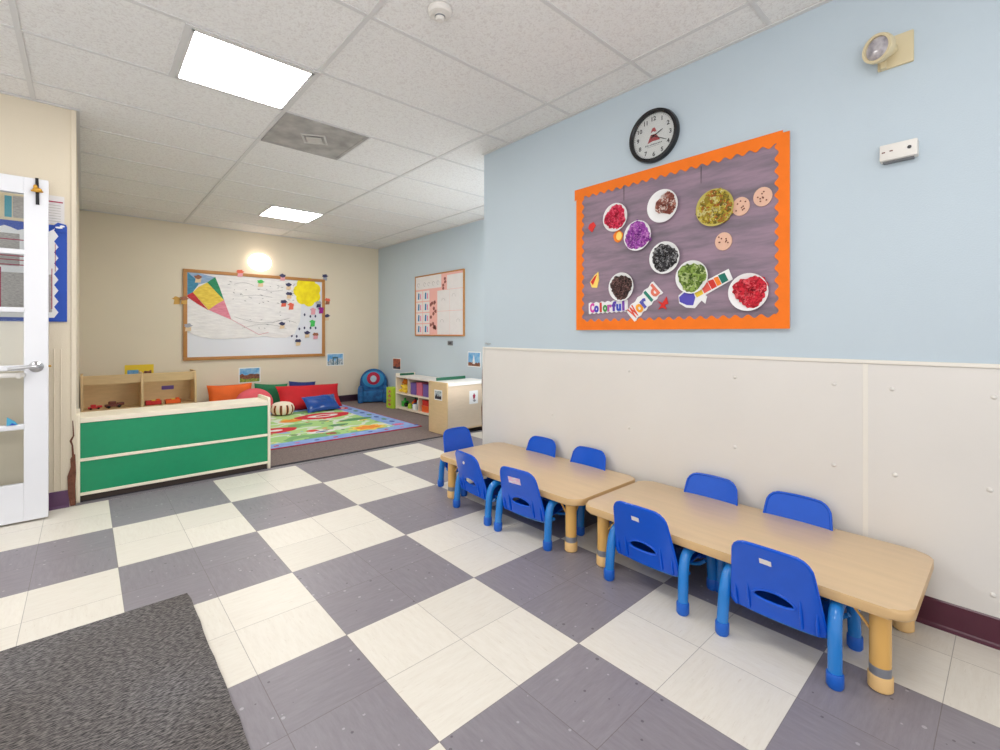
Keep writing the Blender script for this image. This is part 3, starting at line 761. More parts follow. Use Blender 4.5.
bm = bmesh.new(); lathe(bm, [(0, -.085), (.08, -.085), (.125, -.07), (.148, -.03), (.15, .01), (.135, .05), (.10, .078), (.05, .09), (0, .092)], 44)
tag(finish('pouf', bm, sm, None, True, (2.015, 6.70, .104)), 'round cream pouf with orange and brown stripes in front of the cushions', 'pouf')

# ------------------------------------------------------------------ child armchair in the corner
t = thing('child_armchair', 'small blue foam armchair with rounded back and red round badge in the corner', 'armchair', (3.545, 7.08, 0), -.50)
bm = bmesh.new()
pts = [(-.215, .02), (.215, .02)] + [(.215 * math.cos(a), .33 + .21 * math.sin(a)) for a in [PI * k / 16 for k in range(17)]]
prism(bm, pts, -.15, -.04, WALL, bev=.02); finish('backrest', bm, M['char_blue'], t, True)
bm = bmesh.new(); prism(bm, ell(0, .37, .175, .135, 28), -.045, -.030, WALL, bev=.004); finish('back_panel', bm, M['char_light'], t, True)
bm = bmesh.new(); prism(bm, ell(0, .385, .105, .105, 28), -.033, -.024, WALL, bev=.003); o = finish('badge', bm, mat('red_badge_print', (176, 26, 60), .7), t, True); o['label'] = 'round red badge with a pale centre'
bm = bmesh.new(); prism(bm, ell(0, .38, .05, .055, 20), -.025, -.020, WALL, bev=.001); finish('badge_centre', bm, mat('badge_pale_blue', (186, 206, 220), .7, noise=.2, nscale=30), o)
bm = bmesh.new(); box(bm, -.16, .16, -.17, .09, .02, .20, bev=.03, seg=4); finish('seat', bm, M['char_blue'], t, True)
for sx in (-1, 1):
    bm = bmesh.new(); prism(bm, [(-.19, .01), (.10, .01), (.10, .24), (.05, .27), (-.10, .27), (-.17, .25), (-.20, .19)], sx * .195 - .042, sx * .195 + .042, SIDE, bev=.025); finish('armrest', bm, M['char_blue'], t, True)

# ------------------------------------------------------------------ open toy shelf along the alcove wall
SX0, SX1, SY0, SY1, SZ = 3.45, 3.78, 4.98, 6.18, .50
t = thing('toy_shelf', 'long low open toy shelf with green back along the blue alcove wall', 'shelf', (SX0, SY0, 0))
sw, sl = SX1 - SX0, SY1 - SY0
SHL = lambda u, v, d: (u, d, v)
for y0, y1 in ((0, .02), (sl - .02, sl)):
    bm = bmesh.new(); box(bm, 0, sw, y0, y1, .007, SZ + .035, bev=.004, seg=1); finish('side_panel', bm, M['cream_edge'], t)
bm = bmesh.new(); box(bm, -.002, sw, .02, sl - .02, SZ - .022, SZ, bev=.002, seg=1); finish('top_board', bm, mat('white_laminate_top', (228, 222, 214), .35), t)
bm = bmesh.new(); box(bm, 0, sw - .01, .02, sl - .02, .238, .258); finish('shelf_board', bm, M['cream_edge'], t)
bm = bmesh.new(); box(bm, 0, sw - .01, .02, sl - .02, .02, .045); finish('bottom_board', bm, M['cream_edge'], t)
bm = bmesh.new(); box(bm, sw - .012, sw, .02, sl - .02, .02, SZ - .02); finish('back_panel', bm, M['darkgreen'], t)
for y, z0, z1 in ((.845, .258, SZ - .022), (.565, .045, .238), (.30, .258, SZ - .022)):
    bm = bmesh.new(); box(bm, .002, sw - .012, y - .009, y + .009, z0, z1); finish('divider', bm, M['birch_light'], t)
bm = bmesh.new(); box(bm, .06, .30, sl - .035, sl - .021, SZ, SZ + .032, bev=.003, seg=1); o = finish('end_board', bm, M['darkgreen'], t); o['label'] = 'dark green raised end board'
# bins
def bin_(loc, w, d, h, m, label):
    t = thing('storage_bin', label, 'storage bin', loc); bm = bmesh.new()
    pts = rrect(-w / 2, w / 2, -d / 2, d / 2, .012, 4)
    prism(bm, pts, 0, h, FLAT, bev=.004); 
    finish('bin_body', bm, m, t, True)
    bm = bmesh.new(); prism(bm, rrect(-w / 2 - .004, w / 2 + .004, -d / 2 - .004, d / 2 + .004, .014, 4), h - .012, h + .002, FLAT, bev=.002); finish('rim', bm, m, t, True)
bin_((3.60, 5.735, .2585), .24, .135, .165, M['purple'], 'purple bin on the top shelf, left of the pink one')
bin_((3.60, 5.575, .2585), .24, .145, .180, M['pinkbin'], 'pink bin on the top shelf between two purple bins')
bin_((3.60, 5.405, .2585), .24, .150, .165, M['purple'], 'purple bin on the top shelf, right of the pink one')
bin_((3.59, 5.43, .0455), .22, .16, .085, M['orangebin'], 'orange bin on the bottom shelf under the red bin')
bin_((3.59, 5.43, .1325), .21, .15, .075, M['redbin'], 'red bin stacked on the orange bin on the bottom shelf')
def plush(loc, body, head, label, s=1.0, rz=0.0):
    t = thing('plush_toy', label, 'toy', loc, rz)
    bm = bmesh.new(); blob(bm, (0, 0, .065 * s), (.052 * s, .06 * s, .066 * s))
    for sy in (-1, 1):
        blob(bm, (-.035 * s, sy * .055 * s, .025 * s), (.05 * s, .024 * s, .024 * s)); blob(bm, (-.02 * s, sy * .065 * s, .09 * s), (.022 * s, .04 * s, .02 * s))
    finish('body', bm, body, t, True)
    bm = bmesh.new(); blob(bm, (0, 0, .155 * s), (.042 * s, .045 * s, .042 * s)); blob(bm, (0, .034 * s, .19 * s), (.012 * s, .016 * s, .016 * s)); blob(bm, (0, -.034 * s, .19 * s), (.012 * s, .016 * s, .016 * s)); blob(bm, (-.04 * s, 0, .148 * s), (.018 * s, .02 * s, .014 * s)); finish('head', bm, head, t, True)
plush((3.56, 6.08, .2585), M['yellow'], M['orange_toy'], 'yellow plush toy with orange head in the top left cell', .95)
plush((3.55, 5.93, .2585), M['yellow'], M['yellow'], 'plain yellow plush toy right of the orange headed one', .85, .4)
def blocks(loc, label, spec):
    t = thing('toy_blocks', label, 'toy', loc)
    for (x, y, z, r, m, shp) in spec:
        bm = bmesh.new()
        if shp == 'b': box(bm, x - r, x + r, y - r, y + r, z, z + 2 * r, bev=r * .2)
        elif shp == 's': blob(bm, (x, y, z + r), (r, r, r))
        else: lathe(bm, [(0, z), (r, z), (r * .9, z + r * 1.5), (r * .4, z + 2 * r), (0, z + 2.2 * r)], 18, Matrix.Translation((x, y, 0)))
        finish('piece', bm, m, t, True)
blocks((3.56, 6.06, .0455), 'green and dark toy pieces in the bottom left of the shelf', ((0, .03, 0, .04, M['toygreen'], 'b'), (-.03, -.05, 0, .032, M['black'], 's'), (0, .03, .081, .02, M['toygreen'], 'c'), (-.045, -.05, .064, .018, M['toygreen'], 's')))
blocks((3.54, 5.80, .0455), 'multicoloured toy pieces beside the bin stack on the bottom shelf', ((-.03, .06, 0, .035, M['lime'], 'c'), (0, -.02, 0, .04, M['toyblue'], 's'), (.03, .06, .04, .03, M['orange_toy'], 's'), (-.03, -.10, 0, .038, M['toywhite'], 'b'), (.02, -.10, .077, .03, M['toywhite'], 'c'), (.02, .01, .081, .026, M['toyred'], 's')))
t = thing('snack_box', 'lime green upright picture box beside the toy shelf', 'box', (3.43, 6.29, .0065), 0)
bm = bmesh.new(); box(bm, -.02, .10, -.095, .095, 0, .31, bev=.004); finish('carton', bm, M['lime'], t)
pm = mat('brown_biscuit_print', (222, 170, 110), .6, rgb2=(150, 84, 56), nscale=30)
for k in range(4):
    bm = bmesh.new(); prism(bm, ell(.0, .055 + .065 * k, .045, .025, 18), 0, .002, lambda u, v, d: (-.0205 - d, u, v)); finish('print', bm, pm, t)

# ------------------------------------------------------------------ near cabinet
t = thing('cabinet', 'pale birch cabinet with white top standing by the wall corner', 'cabinet', (2.945, 4.150, .0))
cw, cd, chh = .62, .36, .558
bm = bmesh.new(); box(bm, 0, .018, 0, cd, .007, chh + .028, bev=.004); o = finish('side_panel', bm, M['birch_side'], t); o['label'] = 'yellower birch side panel'
bm = bmesh.new(); box(bm, cw - .018, cw, 0, cd, .007, chh, bev=.004); finish('side_panel', bm, M['birch_side'], t)
bm = bmesh.new(); box(bm, .018, cw - .018, .002, .014, .05, chh - .015); finish('back_panel', bm, M['birch_light'], t)
bm = bmesh.new(); box(bm, .016, cw, -.012, cd, chh - .012, chh + .020, bev=.006); finish('top_board', bm, mat('white_laminate', (236, 232, 226), .35), t, True)
bm = bmesh.new(); box(bm, .018, cw - .018, .0, .02, .052, .066); finish('bottom_rail', bm, M['birch_side'], t)
bm = bmesh.new(); box(bm, .018, cw - .018, .02, cd - .02, .05, .064); finish('bottom_board', bm, M['birch_side'], t)
bm = bmesh.new(); box(bm, .10, .52, cd - .018, cd, chh + .0205, chh + .055, bev=.004); o = finish('rear_lip', bm, M['darkgreen'], t); o['label'] = 'dark green rear lip'

# ------------------------------------------------------------------ cards and pictures
def frame_R(label_y, z):  # wall-mounted on the right wall
    return (WX, label_y, z), -PI / 2
def landscape(t, w, h, sky, land, kind, mi=0):
    bm = bmesh.new(); prism(bm, rrect(-w / 2, w / 2, -h / 2, h / 2, .003, 2), .0005, .003, WALL); finish('card', bm, M['white'], t)
    a, b_ = w / 2 - .012, h / 2 - .012
    bm = bmesh.new(); prism(bm, rrect(-a, a, -b_, b_, .001, 1), .003, .0036, WALL); finish('sky', bm, sky, t)
    for i, (pts, m) in enumerate(land):
        bm = bmesh.new(); prism(bm, [(u * a, v * b_) for u, v in pts], .0036, .0042 + .0004 * i, WALL); finish('scene', bm, m, t)
sky = mat('print_sky_blue', (70, 150, 210), .5, rgb2=(160, 200, 226), nscale=14)
pg_ = mat('print_green', (90, 130, 50), .5, rgb2=(170, 170, 60), nscale=40); pbr = mat('print_brown', (150, 90, 60), .5, rgb2=(70, 50, 46), nscale=50)
pgr = mat('print_grey', (120, 140, 150), .5, rgb2=(220, 224, 226), nscale=40); pdk = mat('print_dark', (46, 44, 60), .5); por = mat('print_sunset', (196, 96, 60), .5, rgb2=(90, 44, 44), nscale=20)
pyel = mat('yellow_card', (232, 200, 40), .5)
def hills(n, base, amp, seed):
    random.seed(seed); return [(-1, -1), (1, -1)] + [(1 - 2 * k / n, base + random.uniform(0, amp)) for k in range(n + 1)]
t = thing('picture_card', 'small landscape photo of a village under blue sky below the whiteboard', 'picture', (1.776, BY, .527)); landscape(t, .285, .22, sky, [(hills(8, 0, .3, 3), pbr), (hills(6, -.6, .3, 4), pg_)], 0)
t = thing('picture_card', 'small photo of a grey city arch on the back wall right of the whiteboard', 'picture', (3.035, BY, .705)); landscape(t, .28, .20, sky, [(hills(12, -.5, .8, 5), pgr), ([(-.35, -1), (-.2, -1), (-.2, .2), (.2, .2), (.2, -1), (.35, -1), (.35, .5), (-.35, .5)], mat('print_slate', (70, 110, 130), .5))], 0)
t = thing('picture_card', 'yellow card with a blue and a brown picture above the birch shelf', 'picture', (.515, BY, .635))
bm = bmesh.new(); prism(bm, rrect(-.145, .145, -.10, .10, .003, 2), .0005, .003, WALL); finish('card', bm, pyel, t)
bm = bmesh.new(); prism(bm, rrect(-.12, -.01, -.06, .035, .002, 2), .003, .004, WALL); finish('scene', bm, sky, t)
bm = bmesh.new(); prism(bm, [(.02, -.06), (.125, -.06), (.12, .03), (.09, .015), (.05, .02)], .003, .004, WALL); finish('scene', bm, pbr, t)
t = thing('picture_card', 'small orange sunset photo on the blue wall above the toy shelf', 'picture', (AX, 6.76, .632), -PI / 2); landscape(t, .26, .19, por, [(hills(8, -.7, .3, 6), pdk)], 0)
t = thing('picture_card', 'small photo of a tall white monument on the blue wall near the corner', 'picture', (AX, 4.74, .79), -PI / 2); landscape(t, .27, .20, sky, [(hills(10, -.6, .25, 8), pbr), ([(-.25, -.7), (.15, -.7), (.06, .2), (-.05, .7), (-.16, .2)], M['toywhite'])], 0)
# stickers on cabinet
t = thing('picture_card', 'small photo card taped on the cabinet side panel', 'picture', (2.945, 4.315, .44), -PI / 2); landscape(t, .15, .115, pgr, [(hills(8, -.5, .8, 9), pdk)], 0)
t = thing('picture_card', 'square white card with a small red and blue figure on the cabinet back', 'picture', (3.318, 4.152, .40)); bm = bmesh.new(); prism(bm, rrect(-.062, .062, -.075, .075, .004, 2), .0005, .003, WALL); finish('card', bm, M['white'], t)
bm = bmesh.new(); prism(bm, ell(.005, .01, .018, .03, 16, wob=.25), .003, .004, WALL); finish('red_print', bm, M['winered'], t)
bm = bmesh.new(); prism(bm, ell(.01, -.04, .022, .012, 16, wob=.2), .003, .004, WALL); finish('blue_print', bm, M['pencilgrey'], t)
t = thing('wall_socket', 'small grey socket plate on the blue alcove wall under the display board', 'socket', (AX, 5.27, .995), -PI / 2)
bm = bmesh.new(); prism(bm, rrect(-.06, .06, -.032, .032, .006, 3), 0, .008, WALL, bev=.002); finish('plate', bm, M['grey'], t)
bm = bmesh.new(); prism(bm, rrect(-.03, -.01, -.016, .016, .003, 2), .008, .010, WALL); prism(bm, rrect(.01, .03, -.016, .016, .003, 2), .008, .010, WALL); finish('outlet', bm, M['black'], t)

# ------------------------------------------------------------------ whiteboard on the back wall
WB = thing('whiteboard', 'large whiteboard in an oak frame on the cream back wall', 'whiteboard', (.973, BY, .765))
bw, bh = 1.885, 1.225
bm = bmesh.new(); box(bm, .01, bw - .01, -.016, 0, .01, bh - .01); finish('board', bm, mat('whiteboard_enamel', (222, 224, 232), .25), WB)
bm = bmesh.new()
for q in ((0, bw, 0, .045), (0, bw, bh - .045, bh), (0, .045, .045, bh - .045), (bw - .045, bw, .045, bh - .045)): box(bm, q[0], q[1], -.030, 0, q[2], q[3], bev=.004)
finish('frame', bm, M['oak'], WB, True)
def onboard(name, label, cat, x, z, d=.017, group=None): return thing(name, label, cat, (.973 + x, BY - d, .765 + z), 0, group)
# white paper cloud / sail sheet
t = onboard('paper_sheet', 'large white crinkled paper cut with a curved lower edge on the whiteboard', 'paper', 0, 0)
pp = mat('crinkled_white_paper', (236, 233, 232), .75, rgb2=(222, 219, 220), nscale=7, stretch=(1, 1, 4), bump=.8, bscale=9)
low = [(0.03, .80), (.0, .62), (.02, .44), (.06, .38), (.20, .315), (.36, .285), (.55, .29), (.78, .30), (.98, .325), (1.15, .30), (1.30, .30)]
pts = low + [(1.42, .36), (1.50, .55), (1.52, .80), (1.50, 1.0), (1.53, 1.16), (1.0, 1.175), (.35, 1.17), (.06, 1.17)]
bm = bmesh.new(); prism(bm, pts, .002, .006, WALL); finish('sheet', bm, pp, t)
pencil = M['pencilgrey']
random.seed(11)
bm = bmesh.new()
for k in range(62):
    x = random.uniform(.52, 1.42); z = random.uniform(.40, 1.12)
    if z < 1.1 - (x - .35) * 1.1 and x < .75: continue
    a = random.uniform(-.6, .6); l = random.uniform(.008, .028)
    c, s = math.cos(a), math.sin(a)
    prism(bm, [(x - l * c, z - l * s), (x - .2 * l * c + .004, z + .004 - .2 * l * s), (x + l * c, z + l * s), (x, z - .007)], .0058, .0068, WALL)
finish('pencil_marks', bm, pencil, t)
bm = bmesh.new()
for zz, xa, xb, bend in ((1.06, .60, .85, .03), (1.02, .9, 1.25, -.03), (.60, .60, 1.35, -.08), (.44, .7, 1.3, .06), (.52, 1.1, 1.45, .05), (.90, .7, 1.1, .02)):
    pth = [(xa + (xb - xa) * i / 12, -.0068, zz + bend * math.sin(PI * i / 12)) for i in range(13)]
    tube(bm, pth, .0022, 5)
finish('pencil_curves', bm, pencil, t)
# kite
t = onboard('paper_kite', 'paper kite with blue, green, yellow, red and pink sections on the whiteboard', 'kite', 0, 0, .023)
km = {n: mat('kite_' + n, c, .7, rgb2=c2, nscale=14, stretch=(1, 1, 3)) for n, c, c2 in (('teal_blue', (72, 144, 176), (52, 120, 156)), ('pale_blue', (156, 178, 206), (130, 160, 196)), ('green', (44, 148, 104), (30, 124, 84)), ('yellow', (236, 208, 84), (214, 180, 60)), ('red', (206, 56, 60), (176, 40, 48)), ('pink', (224, 142, 160), (210, 120, 140)))}
def poly(name, pts, m, par, z0=.001, z1=.003):
    bm = bmesh.new(); prism(bm, pts, z0, z1, WALL); return finish(name, bm, m, par)
K = lambda px, py: ((lambda a: a)(((px - 183) / 142 * 1.885 * (1 - .0) * (1 + .0)), 0))
def wbp(px, py):
    s, c = math.sin(.7313), math.cos(.7313); a = (px - 500) / 462.86; b = -(py - 333.4) / 462.86
    d = (s + a * c, c - a * s, b); tt = (BY - .024) / d[1]; return (d[0] * tt - .973, 1.13 + d[2] * tt - .765)
z_ = lambda u, v: wbp(175 + u * 80 / 857, 260 + v * 70 / 750)      # from the zoomed study of the board's left part
poly('blue_section', [z_(100, 100), z_(230, 215), z_(250, 265), z_(190, 345), z_(115, 385)], km['teal_blue'], t)
poly('pale_section', [z_(100, 100), z_(290, 150), z_(430, 185), z_(345, 240), z_(250, 265), z_(230, 215)], km['pale_blue'], t)
poly('yellow_section', [z_(190, 345), z_(250, 290), z_(345, 240), z_(525, 430), z_(450, 470), z_(360, 535)], km['yellow'], t)
poly('green_section', [z_(345, 240), z_(430, 180), z_(480, 300), z_(525, 430)], km['green'], t)
poly('red_section', [z_(115, 385), z_(190, 345), z_(280, 450), z_(360, 540), z_(240, 470)], km['red'], t)
poly('pink_section', [z_(360, 535), z_(450, 470), z_(525, 430), z_(605, 640), z_(520, 605)], km['pink'], t)
bm = bmesh.new(); tube(bm, [(z_(u, v)[0], -.003, z_(u, v)[1]) for u, v in ((600, 635), (700, 690), (800, 745), (900, 800), (1000, 775))], .003, 5); finish('tail_string', bm, km['pink'], t)
# yellow flower sun
t = onboard('paper_flower', 'big yellow paper flower in the upper right of the whiteboard', 'flower', *wbp(307.5, 292), .019)
ym = mat('bright_yellow_paper', (250, 232, 20), .7, rgb2=(232, 206, 10), nscale=10)
for k in range(7):
    a = 2 * PI * k / 7 + .4
    bm = bmesh.new(); prism(bm, ell(.125 * math.cos(a), .135 * math.sin(a), .088, .092, 22), .001 + .0006 * k, .003 + .0006 * k, WALL); finish('petal', bm, ym, t)
bm = bmesh.new(); prism(bm, ell(0, 0, .09, .10, 22), .006, .008, WALL); finish('centre', bm, ym, t)
# little cutouts pinned on and around the board
z2 = lambda u, v: wbp(270 + u * 80 / 667, 260 + v * 90 / 750)
cm_ = {'navy': mat('cut_navy', (60, 60, 96), .7), 'tan': mat('cut_tan', (222, 196, 160), .7), 'coral': mat('cut_coral', (226, 104, 80), .7), 'magenta': mat('cut_magenta', (150, 30, 130), .7), 'green': mat('cut_green', (70, 190, 90), .7), 'pink': mat('cut_pink', (226, 160, 170), .7), 'brown': mat('cut_brown', (150, 96, 70), .7), 'gold': mat('cut_gold', (206, 160, 80), .7), 'grey': mat('cut_grey', (160, 164, 176), .7)}
def cutout(px, py, ms, label, w=.045, h=.058):
    u, v = wbp(px, py)
    on = (.0 < u < bw and 0 < v < bh)
    onf = on and not (.05 < u < bw - .05 and .05 < v < bh - .05)
    d = .0305 if onf else (.028 if on else .0005)
    t = thing('paper_cutout', label, 'paper cutout', (.973 + u, BY - d, .765 + v), 0, 'small paper cutouts pinned on and around the whiteboard')
    random.seed(int(px * 13 + py))
    poly('upper_shape', ell(0, h * .35, w, h * .45, 12, random.random() * 6, .25), cm_[ms[0]], t)
    poly('lower_shape', [(-w * .8, -h), (w * .7, -h * .9), (w * .8, 0), (-w * .6, .0)], cm_[ms[1]], t, .001, .0025)
cutout(198, 278.5, ('brown', 'tan'), 'brown and tan cutout on the pale top of the kite')
cutout(177, 300, ('gold', 'gold'), 'gold cutout on the wall left of the whiteboard')
cutout(184, 300, ('brown', 'gold'), 'brown cutout on the left frame edge of the whiteboard')
cutout(188, 327, ('grey', 'tan'), 'grey and tan cutout at the lower left corner of the paper sheet')
cutout(240, 273, ('coral', 'pink'), 'coral cutout on the top frame below the round wall light')
cutout(260.5, 283, ('green', 'tan'), 'green cutout near the top middle of the whiteboard')
cutout(282.5, 277, ('navy', 'pink'), 'navy cutout on the top frame left of the yellow flower')
cutout(288.5, 286, ('navy', 'tan'), 'upper navy and tan cutout just left of the flower')
cutout(289, 295, ('navy', 'tan'), 'lower navy and tan cutout just left of the flower')
cutout(283.5, 303, ('navy', 'coral'), 'navy and coral cutout below left of the flower')
cutout(291, 306, ('coral', 'coral'), 'solid coral cutout under the flower')
cutout(282, 325, ('navy', 'tan'), 'navy and tan cutout low at the right edge of the paper sheet')
cutout(318.5, 304, ('grey', 'navy'), 'grey cutout touching the bottom right of the flower')
cutout(321, 310, ('magenta', 'magenta'), 'magenta cutout at the right frame edge')
cutout(313, 311, ('pink', 'pink'), 'pale pink cutout left of the magenta one')
cutout(312.5, 323, ('green', 'green'), 'bright green cutout under the pale pink one')
cutout(307, 334, ('navy', 'tan'), 'navy and tan cutout at the bottom, left of the brown one')
cutout(315.5, 335.5, ('brown', 'pink'), 'brown and pink cutout at the bottom right of the whiteboard')
cutout(298, 342, ('navy', 'tan'), 'lowest navy and tan cutout on the whiteboard')
cutout(325.5, 277, ('navy', 'grey'), 'navy cutout on the wall off the top right board corner')
cutout(328, 301, ('coral', 'brown'), 'coral cutout on the wall right of the whiteboard')
cutout(327.5, 317, ('navy', 'tan'), 'navy and tan cutout on the wall below the coral one')
bm = bmesh.new()
for u, v in ((158, 430), (204, 432), (248, 464), (290, 456), (338, 470), (380, 468), (152, 540), (200, 542), (246, 574), (289, 566), (339, 566), (382, 566), (183, 632), (224, 636)):
    x, z = z2(u, v); prism(bm, ell(x, z, .014, .022, 12), .0165, .0172, WALL)
finish('ink_footprints', bm, cm_['navy'], WB)

# ------------------------------------------------------------------ display board on the alcove wall
t = thing('display_board', 'square pink and white paper display board on the blue alcove wall', 'display board', (AX, 6.173, 1.09), -PI / 2)
aw, ah = 1.234, .91
bm = bmesh.new(); box(bm, .01, aw - .01, -.014, 0, .01, ah - .01); finish('backing_paper', bm, M['pink'], t)
bm = bmesh.new()
for q in ((0, aw, 0, .018), (0, aw, ah - .018, ah), (0, .018, .018, ah - .018), (aw - .018, aw, .018, ah - .018)): box(bm, q[0], q[1], -.022, 0, q[2], q[3], bev=.003)
finish('frame', bm, M['oak'], t, True)
q_ = lambda u, v: ((u - 70) / 305 * aw * (1.0) , (480 - v) / 395 * ah)
bm = bmesh.new()
def strip(m, rects, d0, d1, name):
    bm = bmesh.new()
    for (x0, x1, z0, z1) in rects: prism(bm, rrect(x0, x1, z0, z1, .003, 1), d0, d1, WALL)
    return finish(name, bm, m, t)
wp = mat('white_copy_paper', (228, 224, 224), .7, noise=.04, nscale=14)
strip(wp, [(.02, .70, .70, .89)], .014, .0155, 'title_banner')
strip(wp, [(.84, 1.21, .66, .86)], .014, .0155, 'banner_sheet')
for x0, x1, z0, z1 in ((.60, .90, .36, .655), (.905, 1.205, .36, .655), (.60, .90, .025, .355), (.905, 1.205, .025, .355)): strip(wp, [(x0, x1, z0, z1)], .014, .0155, 'worksheet')
tl = mat('ink_teal', (30, 120, 170), .6); pk = mat('ink_pink', (220, 110, 160), .6)
for i in range(4):
    for j in range(2):
        x0 = .03 + .19 * j; z0 = .03 + .165 * i
        strip(wp, [(x0, x0 + .175, z0, z0 + .15)], .014, .0152, 'sock_card')
        bm = bmesh.new(); prism(bm, [(x0 + .05, z0 + .03), (x0 + .09, z0 + .025), (x0 + .095, z0 + .12), (x0 + .06, z0 + .125)], .0152, .016, WALL); finish('blue_stroke', bm, tl, t)
        bm = bmesh.new(); prism(bm, [(x0 + .115, z0 + .03), (x0 + .14, z0 + .03), (x0 + .135, z0 + .11), (x0 + .115, z0 + .11)], .0152, .016, WALL); finish('pink_stroke', bm, pk, t)
random.seed(5)
bm = bmesh.new()
for k in range(14): prism(bm, ell(random.uniform(.43, .56), random.uniform(.07, .52), .028, .026, 10, k, .3), .014, .0156, WALL)
for k in range(4): prism(bm, ell(.765 + random.uniform(-.03, .03), .68 + .045 * k, .025, .022, 10, k, .3), .014, .0156, WALL)
finish('leaf_shapes', bm, mat('cut_reddish_brown', (140, 80, 74), .7), t)
bm = bmesh.new()
for x in (.10, .27, .38, .50, .62): tube(bm, [(x + .03 * math.cos(a) , -.0158, .77 + .028 * math.sin(a)) for a in [2 * PI * i / 10 for i in range(9)]], .0022, 5)
for x, z in ((1.0, .55), (.75, .5), (1.1, .2), (.72, .2)): tube(bm, [(x + .04 * math.cos(a) , -.0158, z + .04 * math.sin(a)) for a in [2 * PI * i / 10 for i in range(6)]], .0015, 5)
finish('pencil_drawings', bm, M['pencilgrey'], t)

# ------------------------------------------------------------------ large orange-bordered bulletin board (right wall)
BW, BH = 1.246, .925
bx, bz = 1.942, 1.152
BB = thing('bulletin_board', 'large bulletin board with mauve painted paper and scalloped orange border', 'bulletin board', (WX, bx, bz), -PI / 2)
bm = bmesh.new(); box(bm, .012, BW - .004, -.020, 0, .004, BH - .006, bev=.002, seg=1); finish('frame', bm, mat('aluminium_board_frame', (190, 198, 200), .35, metal=.4), BB)
def mauve():
    m = bpy.data.materials.new('mauve_brushed_paper'); m.use_nodes = True
    nt = m.node_tree; N = nt.nodes; L = nt.links; b = N['Principled BSDF']; b.inputs['Roughness'].default_value = .75
    tc = N.new('ShaderNodeTexCoord'); mp = N.new('ShaderNodeMapping'); mp.inputs['Rotation'].default_value = (0, -.12, 0); mp.inputs['Scale'].default_value = (1.6, 1, 9); L.new(tc.outputs['Object'], mp.inputs[0])
    nz = N.new('ShaderNodeTexNoise'); nz.inputs['Scale'].default_value = 1.5; nz.inputs['Detail'].default_value = 6; nz.inputs['Roughness'].default_value = .6; L.new(mp.outputs[0], nz.inputs['Vector'])
    r = N.new('ShaderNodeValToRGB'); r.color_ramp.elements[0].position = .30; r.color_ramp.elements[0].color = lin((112, 102, 112)); r.color_ramp.elements[1].position = .68; r.color_ramp.elements[1].color = lin((160, 134, 152))
    e = r.color_ramp.elements.new(.45); e.color = lin((132, 116, 130)); e = r.color_ramp.elements.new(.55); e.color = lin((148, 126, 142))
    L.new(nz.outputs[0], r.inputs[0]); L.new(r.outputs[0], b.inputs['Base Color'])
    bp = N.new('ShaderNodeBump'); bp.inputs['Strength'].default_value = .3; bp.inputs['Distance'].default_value = .01; L.new(nz.outputs[0], bp.inputs['Height']); L.new(bp.outputs[0], b.inputs['Normal'])
    return m
bm = bmesh.new(); prism(bm, rrect(.03, BW - .03, .03, BH - .03, .002, 1), .020, .0215, WALL); finish('backing_paper', bm, mauve(), BB)
def scallop(x0, x1, ow, flip):
    """strip along x from x0..x1, straight edge at 0, wavy edge at ow"""
    L_ = x1 - x0; nw = round(L_ / .058); pts = [(x0, 0), (x1, 0)]
    for k in range(nw * 8 + 1):
        x = x1 - L_ * k / (nw * 8); pts.append((x, ow + .009 * math.cos(2 * PI * k / 8)))
    return pts
bands = [('h', 0, BW - .004, 0, 1, .0225), ('h', -.012, BW - .028, BH, -1, .0250), ('v', .0, BH - .01, 0, 1, .0235), ('v', .0, BH - .012, BW, -1, .0240)]
for kind, a, b_, off, sg, d in bands:
    pts = scallop(a, b_, .062 if kind == 'h' else .055, 0)
    if kind == 'h': pts = [(x, off + sg * y) for x, y in pts]
    else: pts = [(off + sg * y, x) for x, y in pts]
    bm = bmesh.new(); prism(bm, pts, d, d + .0012, WALL); finish('border_strip', bm, M['orange'], BB)
bm = bmesh.new()
bm.free(); dps = mat('dark_paint_streak', (80, 72, 80), .7)
for x, z0, z1 in ((.36, .78, .88), (.83, .77, .86)):
    bm = bmesh.new(); prism(bm, [(x, z0), (x + .003, z0), (x + .005, z1), (x - .001, z1)], .0215, .0222, WALL); finish('paper_seam', bm, dps, BB)

